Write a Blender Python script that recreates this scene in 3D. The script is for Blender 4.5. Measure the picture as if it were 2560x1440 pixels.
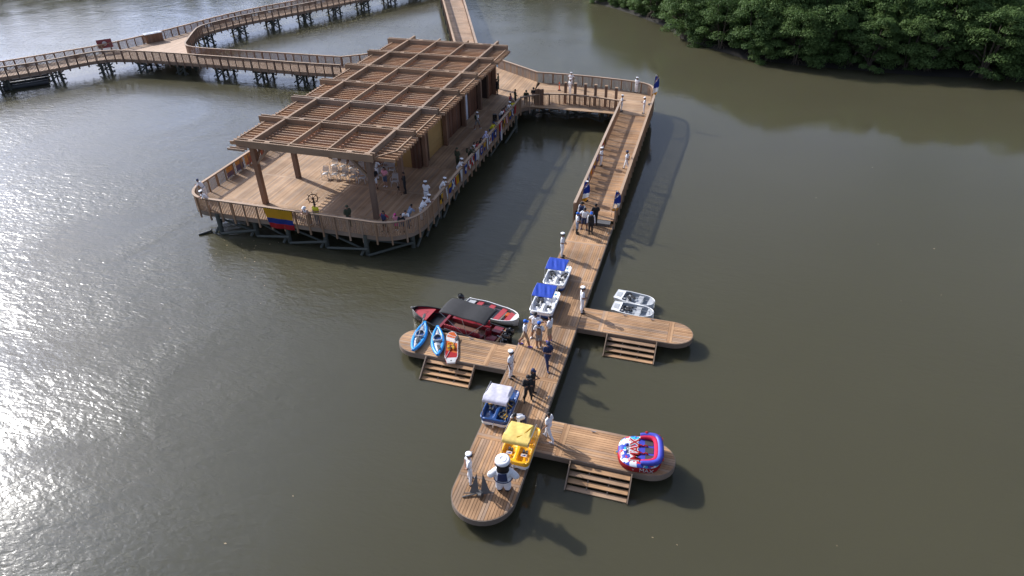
import bpy, bmesh, math, random
import numpy as np
from mathutils import Vector, Matrix
rnd = random.Random(7)
for o in list(bpy.data.objects): bpy.data.objects.remove(o)
S = bpy.context.scene
COL = S.collection
R_ = math.radians
# ---------------------------------------------------------------- camera (world X runs across the dock, Y along it away from the camera, metres)
F = 1707.0; PITCH = R_(34.44); ROLL = R_(1.07); AZ = R_(17.2); CH = 25.0
def _cam_axes():
    r = np.array([1, 0, 0.]); fw = np.array([0, math.cos(PITCH), -math.sin(PITCH)]); dn = np.array([0, -math.sin(PITCH), -math.cos(PITCH)])
    R = math.cos(ROLL)*r + math.sin(ROLL)*dn; D = -math.sin(ROLL)*r + math.cos(ROLL)*dn
    dl = np.array([math.sin(AZ), math.cos(AZ), 0]); dc = np.array([math.cos(AZ), -math.sin(AZ), 0])
    f = lambda a: np.array([a@dc, a@dl, a[2]])
    return f(R), f(D), f(fw)
CR, CD, CF = _cam_axes()
cam = bpy.data.cameras.new('camera'); camo = bpy.data.objects.new('camera', cam); COL.objects.link(camo)
m = Matrix.Identity(4)
for i in range(3):
    m[i][0] = CR[i]; m[i][1] = -CD[i]; m[i][2] = -CF[i]
m[2][3] = CH
camo.matrix_world = m
cam.sensor_width = 36.0; cam.lens = 36.0*F/2560.0; cam.clip_start = .5; cam.clip_end = 3000
S.camera = camo
def P(x, y, z=0.0):
    """photo pixel -> world point on the horizontal plane z"""
    d = (x-1280)*CR + (y-720)*CD + F*CF
    t = (z-CH)/d[2]
    return Vector((float(t*d[0]), float(t*d[1]), z))
# ---------------------------------------------------------------- sky, sun, exposure
SUN_EL = R_(34.0); SUN_AZ = R_(-68.7)          # azimuth clockwise from +Y
W = bpy.data.worlds.new('World'); S.world = W; W.use_nodes = True
nt = W.node_tree; nt.nodes.clear()
out = nt.nodes.new('ShaderNodeOutputWorld'); bg = nt.nodes.new('ShaderNodeBackground'); sky = nt.nodes.new('ShaderNodeTexSky')
sky.sky_type = 'NISHITA'; sky.sun_disc = False; sky.sun_elevation = SUN_EL; sky.sun_rotation = SUN_AZ
sky.air_density = 1.0; sky.dust_density = 3.2; sky.ozone_density = 1.0
bg.inputs['Strength'].default_value = .118
# a thin, even veil of high cloud: sky brightness turned towards cool white, broken up softly over the whole sky
bw_ = nt.nodes.new('ShaderNodeRGBToBW'); vm = nt.nodes.new('ShaderNodeVectorMath'); vm.operation = 'MULTIPLY'; vm.inputs[1].default_value = (1.26, 1.52, 2.25)
tcw = nt.nodes.new('ShaderNodeTexCoord'); nzw = nt.nodes.new('ShaderNodeTexNoise'); nzw.inputs['Scale'].default_value = 3.5; nzw.inputs['Detail'].default_value = 6; nzw.inputs['Distortion'].default_value = .5
mrw = nt.nodes.new('ShaderNodeMapRange'); mrw.inputs['From Min'].default_value = .35; mrw.inputs['From Max'].default_value = .65; mrw.inputs['To Min'].default_value = .3; mrw.inputs['To Max'].default_value = .95
mxw = nt.nodes.new('ShaderNodeMix'); mxw.data_type = 'RGBA'
nt.links.new(tcw.outputs['Generated'], nzw.inputs['Vector']); nt.links.new(nzw.outputs['Fac'], mrw.inputs['Value']); nt.links.new(mrw.outputs['Result'], mxw.inputs['Factor'])
nt.links.new(sky.outputs[0], bw_.inputs[0]); nt.links.new(bw_.outputs[0], vm.inputs[0]); nt.links.new(sky.outputs[0], mxw.inputs['A']); nt.links.new(vm.outputs[0], mxw.inputs['B'])
nt.links.new(mxw.outputs['Result'], bg.inputs[0]); nt.links.new(bg.outputs[0], out.inputs[0])
sl = bpy.data.lights.new('sun', 'SUN'); sl.energy = 5.0; sl.angle = R_(.53); sl.color = (1, .965, .91)
so = bpy.data.objects.new('sun', sl); COL.objects.link(so)
sd = Vector((math.sin(SUN_AZ)*math.cos(SUN_EL), math.cos(SUN_AZ)*math.cos(SUN_EL), math.sin(SUN_EL)))
so.rotation_euler = sd.to_track_quat('Z', 'Y').to_euler(); so.location = (-40, 30, 60)
S.view_settings.view_transform = 'Standard'; S.view_settings.look = 'None'; S.view_settings.gamma = 1
S.view_settings.use_curve_mapping = False; S.view_settings.exposure = .2
S.render.resolution_x = 1024; S.render.resolution_y = 576

# ---------------------------------------------------------------- helpers
def tag(o, label=None, cat=None, group=None, kind=None):
    if label: o['label'] = label
    if cat: o['category'] = cat
    if group: o['group'] = group
    if kind: o['kind'] = kind
    return o
def obj(name, mesh, parent=None, loc=(0, 0, 0), rot=(0, 0, 0), scale=(1, 1, 1)):
    o = bpy.data.objects.new(name, mesh); COL.objects.link(o)
    o.location = loc; o.rotation_euler = rot; o.scale = scale
    if parent: o.parent = parent
    return o
def thing(name, label, cat, loc=(0, 0, 0), rz=0.0, group=None):
    o = bpy.data.objects.new(name, None); COL.objects.link(o); o.empty_display_size = .2
    o.location = loc; o.rotation_euler = (0, 0, rz)
    return tag(o, label, cat, group)
def copy_tree(o, parent=None):
    c = o.copy(); COL.objects.link(c); c.parent = parent
    for ch in o.children: copy_tree(ch, c)
    return c
class MB:
    """collects faces with material indices; build() links one mesh object"""
    def __init__(s): s.v = []; s.f = []; s.m = []; s.t = []; s.tint = None
    def add(s, vs, fs, mi=0, tint=None):
        b = len(s.v); s.v += [tuple(q) for q in vs]
        for q in fs: s.f.append(tuple(b+i for i in q)); s.m.append(mi)
        s.t += [rnd.random() if tint is None else tint]*len(vs)
    def box(s, a, b, mi=0):
        (x0, y0, z0), (x1, y1, z1) = a, b
        s.add([(x0,y0,z0),(x1,y0,z0),(x1,y1,z0),(x0,y1,z0),(x0,y0,z1),(x1,y0,z1),(x1,y1,z1),(x0,y1,z1)],
              [(0,3,2,1),(4,5,6,7),(0,1,5,4),(1,2,6,5),(2,3,7,6),(3,0,4,7)], mi)
    def prism(s, pts, z0, z1, mi=0):
        n = len(pts)
        s.add([(p[0], p[1], z0) for p in pts]+[(p[0], p[1], z1) for p in pts],
              [tuple(range(n-1, -1, -1)), tuple(range(n, 2*n))]+[(i, (i+1) % n, n+(i+1) % n, n+i) for i in range(n)], mi)
    def tube(s, path, r, n=8, mi=0, cap=True, ry=None):
        path = [Vector(p) for p in path]; k = len(path)
        rs = r if isinstance(r, (list, tuple)) else [r]*k
        vs = []
        up = Vector((0, 0, 1))
        prevx = None
        for i, p in enumerate(path):
            d = (path[min(i+1, k-1)]-path[max(i-1, 0)]).normalized()
            x = d.cross(up)
            if x.length < .05: x = prevx or Vector((1, 0, 0))
            x.normalize(); y = x.cross(d).normalized(); prevx = x
            for j in range(n):
                a = 2*math.pi*j/n
                vs.append(p + x*math.cos(a)*rs[i] + y*math.sin(a)*(rs[i] if ry is None else ry))
        fs = [(i*n+j, i*n+(j+1) % n, (i+1)*n+(j+1) % n, (i+1)*n+j) for i in range(k-1) for j in range(n)]
        if cap: fs += [tuple(range(n-1, -1, -1)), tuple((k-1)*n+j for j in range(n))]
        s.add(vs, fs, mi)
    def lathe(s, prof, n=20, c=(0, 0, 0), mi=0, ax=None):
        vs = []; k = len(prof)
        for r, z in prof:
            for j in range(n):
                a = 2*math.pi*j/n; q = Vector((r*math.cos(a), r*math.sin(a), z))
                if ax is not None: q = ax @ q
                vs.append(q+Vector(c))
        fs = [(i*n+j, i*n+(j+1) % n, (i+1)*n+(j+1) % n, (i+1)*n+j) for i in range(k-1) for j in range(n)]
        fs += [tuple(range(n-1, -1, -1)), tuple((k-1)*n+j for j in range(n))]
        s.add(vs, fs, mi)
    def grid(s, fn, nu, nv, mi=0, close_u=False, mfn=None):
        vs = [fn(i/(nu-(0 if close_u else 1)), j/(nv-1)) for j in range(nv) for i in range(nu)]
        b = len(s.v); s.v += [tuple(q) for q in vs]; s.t += [.5]*len(vs)
        for j in range(nv-1):
            for i in range(nu if close_u else nu-1):
                i2 = (i+1) % nu
                s.f.append((b+j*nu+i, b+j*nu+i2, b+(j+1)*nu+i2, b+(j+1)*nu+i))
                s.m.append(mfn((i+.5)/(nu-1), (j+.5)/(nv-1)) if mfn else mi)
    def mesh(s, name, mats, smooth=False):
        me = bpy.data.meshes.new(name); me.from_pydata(s.v, [], s.f)
        for q in (mats if isinstance(mats, (list, tuple)) else [mats]): me.materials.append(q)
        me.polygons.foreach_set('material_index', s.m)
        at = me.attributes.new('tint', 'FLOAT', 'POINT'); at.data.foreach_set('value', s.t)
        if smooth: me.polygons.foreach_set('use_smooth', [True]*len(s.f))
        me.update(); return me
    def build(s, name, mats, parent=None, smooth=False, **k):
        return obj(name, s.mesh(name, mats, smooth), parent, **k)
_cubes = {}
def cube(mat):
    if mat.name not in _cubes:
        b = MB(); b.box((-.5, -.5, -.5), (.5, .5, .5)); _cubes[mat.name] = b.mesh('block_'+mat.name, mat)
    return _cubes[mat.name]
def bar(name, a, b, mat, parent=None):
    """axis aligned block between corners a, b given in the parent's frame offset by its location"""
    L = parent.location if parent else Vector((0, 0, 0))
    a = Vector(a)-L; b = Vector(b)-L
    return obj(name, cube(mat), parent, loc=(a+b)/2, scale=[abs(q) for q in (b-a)])
def beam(name, a, b, w, h, mat, parent=None, up=(0, 0, 1)):
    """rectangular bar along a->b (width w horizontally, height h)"""
    L = parent.location if parent else Vector((0, 0, 0))
    a = Vector(a)-L; b = Vector(b)-L; d = b-a
    y = d.normalized(); x = y.cross(Vector(up))
    if x.length < 1e-4: x = Vector((1, 0, 0))
    x.normalize(); z = x.cross(y)
    o = obj(name, cube(mat), parent)
    rot = Matrix((x, y, z)).transposed().to_4x4()
    o.matrix_local = Matrix.Translation((a+b)/2) @ rot @ Matrix.Diagonal((w, d.length, h, 1))
    return o
_cyl = {}
def log(name, a, b, r, mat, parent=None, n=10):
    if (mat.name, n) not in _cyl:
        q = MB(); q.lathe([(1, -.5), (1, .5)], n); me = q.mesh('round_'+mat.name, mat)
        me.polygons.foreach_set('use_smooth', [len(p.vertices) == 4 for p in me.polygons]); _cyl[(mat.name, n)] = me
    L = parent.location if parent else Vector((0, 0, 0))
    a = Vector(a)-L; b = Vector(b)-L; d = b-a
    o = obj(name, _cyl[(mat.name, n)], parent)
    o.matrix_local = Matrix.Translation((a+b)/2) @ d.to_track_quat('Z', 'Y').to_matrix().to_4x4() @ Matrix.Diagonal((r, r, d.length, 1))
    return o
def text_mesh(txt, size, ext, mat, off=0.0):
    c = bpy.data.curves.new('lettering', 'FONT'); c.body = txt; c.size = size; c.extrude = ext; c.align_x = 'CENTER'; c.align_y = 'CENTER'; c.offset = off
    o = bpy.data.objects.new('lettering', c); COL.objects.link(o)
    dg = bpy.context.evaluated_depsgraph_get(); me = bpy.data.meshes.new_from_object(o.evaluated_get(dg))
    bpy.data.objects.remove(o); me.materials.clear(); me.materials.append(mat); return me
def resample(pts, step):
    pts = [Vector(p) for p in pts]; out = []; acc = 0.0
    L = [0.0]
    for a, b in zip(pts, pts[1:]): L.append(L[-1]+(b-a).length)
    n = max(1, round(L[-1]/step)); j = 0
    for i in range(n+1):
        t = L[-1]*i/n
        while j < len(pts)-2 and L[j+1] < t: j += 1
        u = (t-L[j])/max(1e-6, L[j+1]-L[j]); p = pts[j].lerp(pts[j+1], min(1, u))
        out.append((p, (pts[j+1]-pts[j]).normalized()))
    return out
def smooth_poly(pts, it=2):
    pts = [Vector(p) for p in pts]
    for _ in range(it):
        q = [pts[0]]
        for a, b in zip(pts, pts[1:]): q += [a.lerp(b, .25), a.lerp(b, .75)]
        q.append(pts[-1]); pts = q
    return pts
def offset_path(pts, d):
    """shift a path sideways (to its right when d > 0)"""
    out = []
    for i, p in enumerate(pts):
        t = (pts[min(i+1, len(pts)-1)]-pts[max(i-1, 0)]); n = Vector((t.y, -t.x, 0)).normalized()
        out.append(p+n*d)
    return out
def ribbon(mb, pts, w, z0, z1, mi=0):
    """horizontal board of width w swept along pts, between heights z0..z1 above the points"""
    a = offset_path(pts, w/2); b = offset_path(pts, -w/2); n = len(pts)
    vs = [p+Vector((0, 0, z0)) for p in a]+[p+Vector((0, 0, z0)) for p in b]+[p+Vector((0, 0, z1)) for p in a]+[p+Vector((0, 0, z1)) for p in b]
    fs = []
    for i in range(n-1):
        fs += [(i, n+i, n+i+1, i+1), (2*n+i, 2*n+i+1, 3*n+i+1, 3*n+i), (i, i+1, 2*n+i+1, 2*n+i), (n+i, 3*n+i, 3*n+i+1, n+i+1)]
    fs += [(0, 2*n, 3*n, n), (n-1, 2*n-1, 4*n-1, 3*n-1)]
    mb.add(vs, fs, mi)
def xrange_at(poly, x):
    ys = []
    for (x0, y0), (x1, y1) in zip(poly, poly[1:]+poly[:1]):
        if (x0 <= x) != (x1 <= x): ys.append(y0+(y1-y0)*(x-x0)/(x1-x0))
    return (min(ys), max(ys)) if len(ys) >= 2 else None

# ---------------------------------------------------------------- materials
def new_mat(name):
    M = bpy.data.materials.new(name); M.use_nodes = True
    n = M.node_tree.nodes; return M, n, M.node_tree.links, n['Principled BSDF']
def mat(name, col, rough=.6, metal=0.0, var=.12, scale=6.0, bump=0.0, bscale=60.0, coat=0.0):
    M, n, l, b = new_mat(name)
    b.inputs['Roughness'].default_value = rough; b.inputs['Metallic'].default_value = metal
    if coat: b.inputs['Coat Weight'].default_value = coat
    tc = n.new('ShaderNodeTexCoord'); nz = n.new('ShaderNodeTexNoise'); nz.inputs['Scale'].default_value = scale; nz.inputs['Detail'].default_value = 4
    l.new(tc.outputs['Object'], nz.inputs['Vector'])
    rp = n.new('ShaderNodeMapRange'); rp.inputs['From Min'].default_value = .3; rp.inputs['From Max'].default_value = .7
    rp.inputs['To Min'].default_value = 1-var; rp.inputs['To Max'].default_value = 1+var
    l.new(nz.outputs['Fac'], rp.inputs['Value'])
    mx = n.new('ShaderNodeVectorMath'); mx.operation = 'SCALE'; mx.inputs[0].default_value = col[:3]
    l.new(rp.outputs['Result'], mx.inputs['Scale']); l.new(mx.outputs[0], b.inputs['Base Color'])
    if bump:
        n2 = n.new('ShaderNodeTexNoise'); n2.inputs['Scale'].default_value = bscale; l.new(tc.outputs['Object'], n2.inputs['Vector'])
        bp = n.new('ShaderNodeBump'); bp.inputs['Strength'].default_value = bump; bp.inputs['Distance'].default_value = .02
        l.new(n2.outputs['Fac'], bp.inputs['Height']); l.new(bp.outputs[0], b.inputs['Normal'])
    return M
def wood(name, dark, light, axis=1, use_attr=False, rough=.7, stain=.25, seam=None):
    """timber: per-board tone (object random or the 'tint' attribute), grain stretched along axis, weather stains"""
    M, n, l, b = new_mat(name)
    b.inputs['Roughness'].default_value = rough; b.inputs['Specular IOR Level'].default_value = .25
    g = n.new('ShaderNodeNewGeometry')
    if use_attr: t = n.new('ShaderNodeAttribute'); t.attribute_name = 'tint'; tv = t.outputs['Fac']
    else: t = n.new('ShaderNodeObjectInfo'); tv = t.outputs['Random']
    sc = [14, 14, 14]; sc[axis] = .9
    mp = n.new('ShaderNodeMapping'); mp.inputs['Scale'].default_value = sc; l.new(g.outputs['Position'], mp.inputs['Vector'])
    n1 = n.new('ShaderNodeTexNoise'); n1.inputs['Scale'].default_value = 1.0; n1.inputs['Detail'].default_value = 5; l.new(mp.outputs[0], n1.inputs['Vector'])
    n2 = n.new('ShaderNodeTexNoise'); n2.inputs['Scale'].default_value = .55; n2.inputs['Detail'].default_value = 4; l.new(g.outputs['Position'], n2.inputs['Vector'])
    mA = n.new('ShaderNodeMath'); mA.operation = 'MULTIPLY_ADD'; mA.inputs[1].default_value = .55; l.new(n1.outputs['Fac'], mA.inputs[0])
    mB = n.new('ShaderNodeMath'); mB.operation = 'MULTIPLY'; mB.inputs[1].default_value = .5; l.new(tv, mB.inputs[0]); l.new(mB.outputs[0], mA.inputs[2])
    mx = n.new('ShaderNodeMix'); mx.data_type = 'RGBA'; mx.inputs['A'].default_value = (*dark, 1); mx.inputs['B'].default_value = (*light, 1)
    l.new(mA.outputs[0], mx.inputs['Factor'])
    wn = n.new('ShaderNodeTexWhiteNoise'); wn.noise_dimensions = '1D'; l.new(tv, wn.inputs['W'])
    gq = n.new('ShaderNodeMapRange'); gq.inputs['From Min'].default_value = .55; gq.inputs['From Max'].default_value = 1.0; gq.inputs['To Max'].default_value = .38; l.new(wn.outputs['Value'], gq.inputs['Value'])
    gm = n.new('ShaderNodeMix'); gm.data_type = 'RGBA'; av = [(p+q)/2 for p, q in zip(dark, light)]; lu = sum(av)/3; gm.inputs['B'].default_value = (lu*1.1, lu*1.0, lu*.9, 1)
    l.new(gq.outputs['Result'], gm.inputs['Factor']); l.new(mx.outputs['Result'], gm.inputs['A']); mx = gm
    rp = n.new('ShaderNodeMapRange'); rp.inputs['From Min'].default_value = .35; rp.inputs['From Max'].default_value = .65
    rp.inputs['To Min'].default_value = 1-stain; rp.inputs['To Max'].default_value = 1+stain*.3; l.new(n2.outputs['Fac'], rp.inputs['Value'])
    sv = n.new('ShaderNodeVectorMath'); sv.operation = 'SCALE'; l.new(mx.outputs['Result'], sv.inputs[0]); l.new(rp.outputs['Result'], sv.inputs['Scale'])
    l.new(sv.outputs[0], b.inputs['Base Color'])
    bp = n.new('ShaderNodeBump'); bp.inputs['Strength'].default_value = .35; bp.inputs['Distance'].default_value = .01
    l.new(n1.outputs['Fac'], bp.inputs['Height']); l.new(bp.outputs[0], b.inputs['Normal'])
    return M
WD, WL = (.265, .142, .07), (.57, .345, .185)
w_dock_y = wood('dock_timber_y', WD, WL, 1, stain=.38); w_dock_x = wood('dock_timber_x', WD, WL, 0, stain=.38)
w_deck = wood('deck_timber', (.275, .163, .09), (.57, .385, .235), 1, True); w_deckx = wood('deck_timber_x', (.275, .163, .09), (.57, .385, .235), 0, True)
w_rail = wood('rail_timber', (.25, .15, .088), (.42, .275, .172), 2, stain=.15); w_top = wood('rail_cap_timber', (.36, .24, .155), (.5, .36, .25), 0, True, stain=.15)
w_railj = wood('rail_timber_joined', (.19, .12, .085), (.33, .225, .16), 2, True, stain=.15)
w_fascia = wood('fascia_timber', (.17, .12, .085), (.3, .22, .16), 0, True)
w_perg = wood('pergola_timber', (.235, .15, .095), (.41, .28, .18), 1, stain=.2); w_pergx = wood('pergola_timber_x', (.235, .15, .095), (.41, .28, .18), 0, stain=.2)
w_post = wood('post_timber', (.16, .085, .05), (.3, .175, .11), 2, stain=.2)
w_slat = wood('slat_timber', (.36, .2, .112), (.57, .37, .222), 0, stain=.15)
w_roof = wood('roof_panel_timber', (.2, .095, .055), (.32, .165, .1), 0, stain=.2)
w_clad = wood('cladding_timber', (.105, .045, .025), (.24, .115, .068), 2, stain=.3)
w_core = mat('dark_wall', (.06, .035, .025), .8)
w_pile = mat('treated_pile', (.066, .072, .06), .8, var=.4, scale=3, bump=.3, bscale=12)
w_bw = wood('boardwalk_timber', (.3, .19, .12), (.5, .35, .24), 0, True)
m_white = mat('white_gelcoat', (.8, .8, .79), .25, coat=.4, var=.04); m_blueh = mat('blue_hull', (.012, .06, .21), .3, coat=.5); m_navy = mat('navy_gelcoat', (.012, .055, .19), .28, coat=.6)
m_yel = mat('yellow_gelcoat', (.83, .42, .012), .28, coat=.5, var=.05); m_black = mat('black_rubber', (.012, .012, .014), .5); m_dk = mat('dark_grey', (.045, .047, .05), .5)
m_metal = mat('galvanised_metal', (.5, .5, .5), .35, metal=.9); m_cblue = mat('blue_canvas', (.006, .05, .4), .75, bump=.2); m_cwhite = mat('white_canvas', (.6, .58, .66), .8); m_cyel = mat('pale_yellow_canvas', (.78, .58, .16), .8)
m_red = mat('red_vinyl', (.36, .035, .045), .5); m_redb = mat('red_boat_paint', (.2, .012, .02), .35, coat=.4); m_grey = mat('light_grey_gelcoat', (.42, .43, .44), .4); m_blk = mat('black_hull', (.012, .012, .013), .35); m_canv = mat('black_canvas', (.022, .022, .024), .85, bump=.2)
m_engine = mat('outboard_black', (.015, .016, .018), .25, coat=.6); m_steel = mat('weathered_steel', (.13, .125, .12), .5, metal=.4)
m_yshut = mat('yellow_plywood', (.42, .25, .085), .7, var=.12, scale=2); m_door = mat('white_door', (.62, .65, .72), .5); m_plastic = mat('white_plastic', (.5, .48, .47), .45)
FC = {k: mat('flag_'+k, c, .8, var=.06) for k, c in dict(red=(.5, .02, .025), blue=(.02, .055, .3), white=(.72, .72, .72), yellow=(.68, .4, .02), black=(.015, .015, .018), cyan=(.02, .4, .6), orange=(.75, .16, .03), pink=(.8, .03, .1)).items()}
for M_ in list(FC.values())+[m_cwhite, m_cyel, m_cblue]:      # thin cloth lets some sunlight through
    n = M_.node_tree.nodes; l = M_.node_tree.links; pb_ = n['Principled BSDF']; tr = n.new('ShaderNodeBsdfTranslucent'); ms = n.new('ShaderNodeMixShader'); ms.inputs['Fac'].default_value = .45 if M_ in FC.values() else .15
    l.new(pb_.inputs['Base Color'].links[0].from_socket, tr.inputs['Color']); l.new(pb_.outputs[0], ms.inputs[1]); l.new(tr.outputs[0], ms.inputs[2]); l.new(ms.outputs[0], n['Material Output'].inputs['Surface'])
m_life = mat('life_vest_black', (.016, .016, .018), .8, bump=.4)

# ---------------------------------------------------------------- water
WAVES = ((.45, 2.0, 42, .02), (2.2, 2.6, 30, .021), (5.5, 2.0, 50, .012))
def water_mat():
    M, n, l, b = new_mat('murky_water')
    b.inputs['IOR'].default_value = 1.333; b.inputs['Subsurface Weight'].default_value = 1.0; b.inputs['Subsurface Radius'].default_value = (1.0, 1.0, .7); b.inputs['Subsurface Scale'].default_value = 1.6
    g = n.new('ShaderNodeNewGeometry')
    nb = n.new('ShaderNodeTexNoise'); nb.inputs['Scale'].default_value = .05; nb.inputs['Detail'].default_value = 3; l.new(g.outputs['Position'], nb.inputs['Vector'])
    mx = n.new('ShaderNodeMix'); mx.data_type = 'RGBA'; mx.inputs['A'].default_value = (.061, .057, .033, 1); mx.inputs['B'].default_value = (.075, .07, .041, 1)
    l.new(nb.outputs['Fac'], mx.inputs['Factor']); l.new(mx.outputs['Result'], b.inputs['Base Color'])
    # ripples: calmer in the lee of the decks, stronger on the open side, with gust patches
    sx = n.new('ShaderNodeSeparateXYZ'); l.new(g.outputs['Position'], sx.inputs[0])
    mr = n.new('ShaderNodeMapRange'); mr.interpolation_type = 'SMOOTHSTEP'; mr.inputs['From Min'].default_value = 0; mr.inputs['From Max'].default_value = -28; mr.inputs['To Min'].default_value = .36; mr.inputs['To Max'].default_value = 1.9; l.new(sx.outputs['X'], mr.inputs['Value'])
    gu = n.new('ShaderNodeTexNoise'); gu.inputs['Scale'].default_value = .09; gu.inputs['Detail'].default_value = 3; gu.inputs['Distortion'].default_value = 1.0; l.new(g.outputs['Position'], gu.inputs['Vector'])
    gr = n.new('ShaderNodeMapRange'); gr.inputs['From Min'].default_value = .35; gr.inputs['From Max'].default_value = .65; gr.inputs['To Min'].default_value = .55; gr.inputs['To Max'].default_value = 1.15; l.new(gu.outputs['Fac'], gr.inputs['Value'])
    my = n.new('ShaderNodeMapRange'); my.interpolation_type = 'SMOOTHSTEP'; my.inputs['From Min'].default_value = 35; my.inputs['From Max'].default_value = 80; my.inputs['To Min'].default_value = 1.0; my.inputs['To Max'].default_value = .5; l.new(sx.outputs['Y'], my.inputs['Value'])
    ay = n.new('ShaderNodeMath'); ay.operation = 'MULTIPLY'; l.new(mr.outputs['Result'], ay.inputs[0]); l.new(my.outputs['Result'], ay.inputs[1])
    mz = n.new('ShaderNodeMapRange'); mz.interpolation_type = 'SMOOTHSTEP'; mz.inputs['From Min'].default_value = 10; mz.inputs['From Max'].default_value = 34; mz.inputs['To Min'].default_value = .55; mz.inputs['To Max'].default_value = 1.15; l.new(sx.outputs['Y'], mz.inputs['Value'])
    az_ = n.new('ShaderNodeMath'); az_.operation = 'MULTIPLY'; l.new(ay.outputs[0], az_.inputs[0]); l.new(mz.outputs['Result'], az_.inputs[1])
    am = n.new('ShaderNodeMath'); am.operation = 'MULTIPLY'; l.new(az_.outputs[0], am.inputs[0]); l.new(gr.outputs['Result'], am.inputs[1])
    rg = n.new('ShaderNodeMapRange'); rg.inputs['From Min'].default_value = .2; rg.inputs['From Max'].default_value = 2.0; rg.inputs['To Min'].default_value = .05; rg.inputs['To Max'].default_value = .25; l.new(am.outputs[0], rg.inputs['Value']); l.new(rg.outputs['Result'], b.inputs['Roughness'])
    prev = None
    for sc, st, rz, amp in WAVES:
        mp = n.new('ShaderNodeMapping'); mp.inputs['Rotation'].default_value = (0, 0, R_(-rz)); mp.inputs['Scale'].default_value = (sc/st, sc, sc)
        l.new(g.outputs['Position'], mp.inputs['Vector'])
        nz = n.new('ShaderNodeTexNoise'); nz.inputs['Scale'].default_value = 1; nz.inputs['Detail'].default_value = 2; nz.inputs['Distortion'].default_value = .5; l.new(mp.outputs[0], nz.inputs['Vector'])
        hm = n.new('ShaderNodeMath'); hm.operation = 'MULTIPLY'; l.new(nz.outputs['Fac'], hm.inputs[0]); l.new(am.outputs[0], hm.inputs[1])
        bp = n.new('ShaderNodeBump'); bp.inputs['Strength'].default_value = 1; bp.inputs['Distance'].default_value = amp
        l.new(hm.outputs[0], bp.inputs['Height'])
        if prev: l.new(prev, bp.inputs['Normal'])
        prev = bp.outputs[0]
    l.new(prev, b.inputs['Normal'])
    return M
b = MB(); b.add([(-900, -300, 0), (900, -300, 0), (900, 1200, 0), (-900, 1200, 0)], [(0, 1, 2, 3)])
tag(b.build('water', water_mat()), 'murky olive brown river water with fine ripples', kind='structure')
m_mud = mat('mud_bank', (.022, .019, .014), .9, var=.3, scale=.5)
bank = [P(*q, 0).to_2d() for q in ((1470, 8), (1560, 35), (1650, 70), (1700, 105), (1850, 152), (2000, 170), (2100, 178), (2300, 196), (2560, 206))]
bk = [Vector((-62, 260))]+[Vector((-31, 152))]+[Vector(p) for p in bank]+[Vector((80, 90)), Vector((200, 95))]
b = MB()
top = [(p.x+.8, p.y+1.6, .28) for p in bk]; low = [(p.x, p.y, -.5) for p in bk]; far = [(p.x+60, p.y+300, .8) for p in bk]; n_ = len(bk)
b.add(low+top+far, [(i, i+1, n_+i+1, n_+i) for i in range(n_-1)]+[(n_+i, n_+i+1, 2*n_+i+1, 2*n_+i) for i in range(n_-1)])
tag(b.build('mangrove_bank', m_mud, smooth=True), 'low dark mud bank under the mangroves', kind='structure')
FARL = [(-420, 40), (-240, 92), (-163, 127), (-132, 146), (-116, 160), (-96, 178), (-72, 180), (-54, 166), (-40, 156), (-31, 153)]
b = MB(); k_ = len(FARL)
b.add([(x, y, -.5) for x, y in FARL]+[(x-.5, y+1.2, .3) for x, y in FARL]+[(x-40, y+300, .8) for x, y in FARL], [(i, i+1, k_+i+1, k_+i) for i in range(k_-1)]+[(k_+i, k_+i+1, 2*k_+i+1, 2*k_+i) for i in range(k_-1)])
tag(b.build('far_bank', m_mud), 'far river bank', kind='structure')

# ---------------------------------------------------------------- decks, railings
ZD = 1.65; ZK = .75
def planked(parent, poly, z, pitch, seams, mats, name='planks', axis=1, thick=.045):
    """one joined mesh of boards clipped to the outline; axis 1 = boards along Y"""
    mb = MB(); pl = [(p[0], p[1]) if axis == 1 else (p[1], p[0]) for p in poly]
    x0 = min(p[0] for p in pl); x1 = max(p[0] for p in pl); n = int((x1-x0)/pitch)
    L = parent.location
    for i in range(n+1):
        a, c = x0+i*pitch+.008, min(x1-.001, x0+(i+1)*pitch-.008)
        if c-a < .02: continue
        ra, rc = xrange_at(pl, a+1e-4), xrange_at(pl, c-1e-4)
        if not ra or not rc: continue
        lo = max(min(ra), min(rc)); hi = min(max(ra), max(rc))
        cuts = [lo]+[s for s in seams if lo+.3 < s < hi-.3]+[hi]
        for s0, s1 in zip(cuts, cuts[1:]):
            ya = [s0+.005 if s0 != lo else ra[0], s1-.005 if s1 != hi else ra[1]]; yc = [s0+.005 if s0 != lo else rc[0], s1-.005 if s1 != hi else rc[1]]
            q = [(a, ya[0]), (c, yc[0]), (c, yc[1]), (a, ya[1])]
            if axis == 0: q = [(y, x) for x, y in q][::-1]
            mb.prism([(x-L.x, y-L.y) for x, y in q], z-thick-L.z, z-L.z)
    o = mb.build(name, mats, parent); tag(o, kind='stuff'); return o
def fascia(parent, poly, z0, z1, matl, w=.06, closed=True, name='fascia'):
    pts = [Vector((p[0], p[1], 0))-Vector((parent.location.x, parent.location.y, parent.location.z)) for p in poly]
    if closed: pts = pts+[pts[0]]
    mb = MB(); ribbon(mb, pts, w, z0, z1); return mb.build(name, matl, parent)
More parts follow.
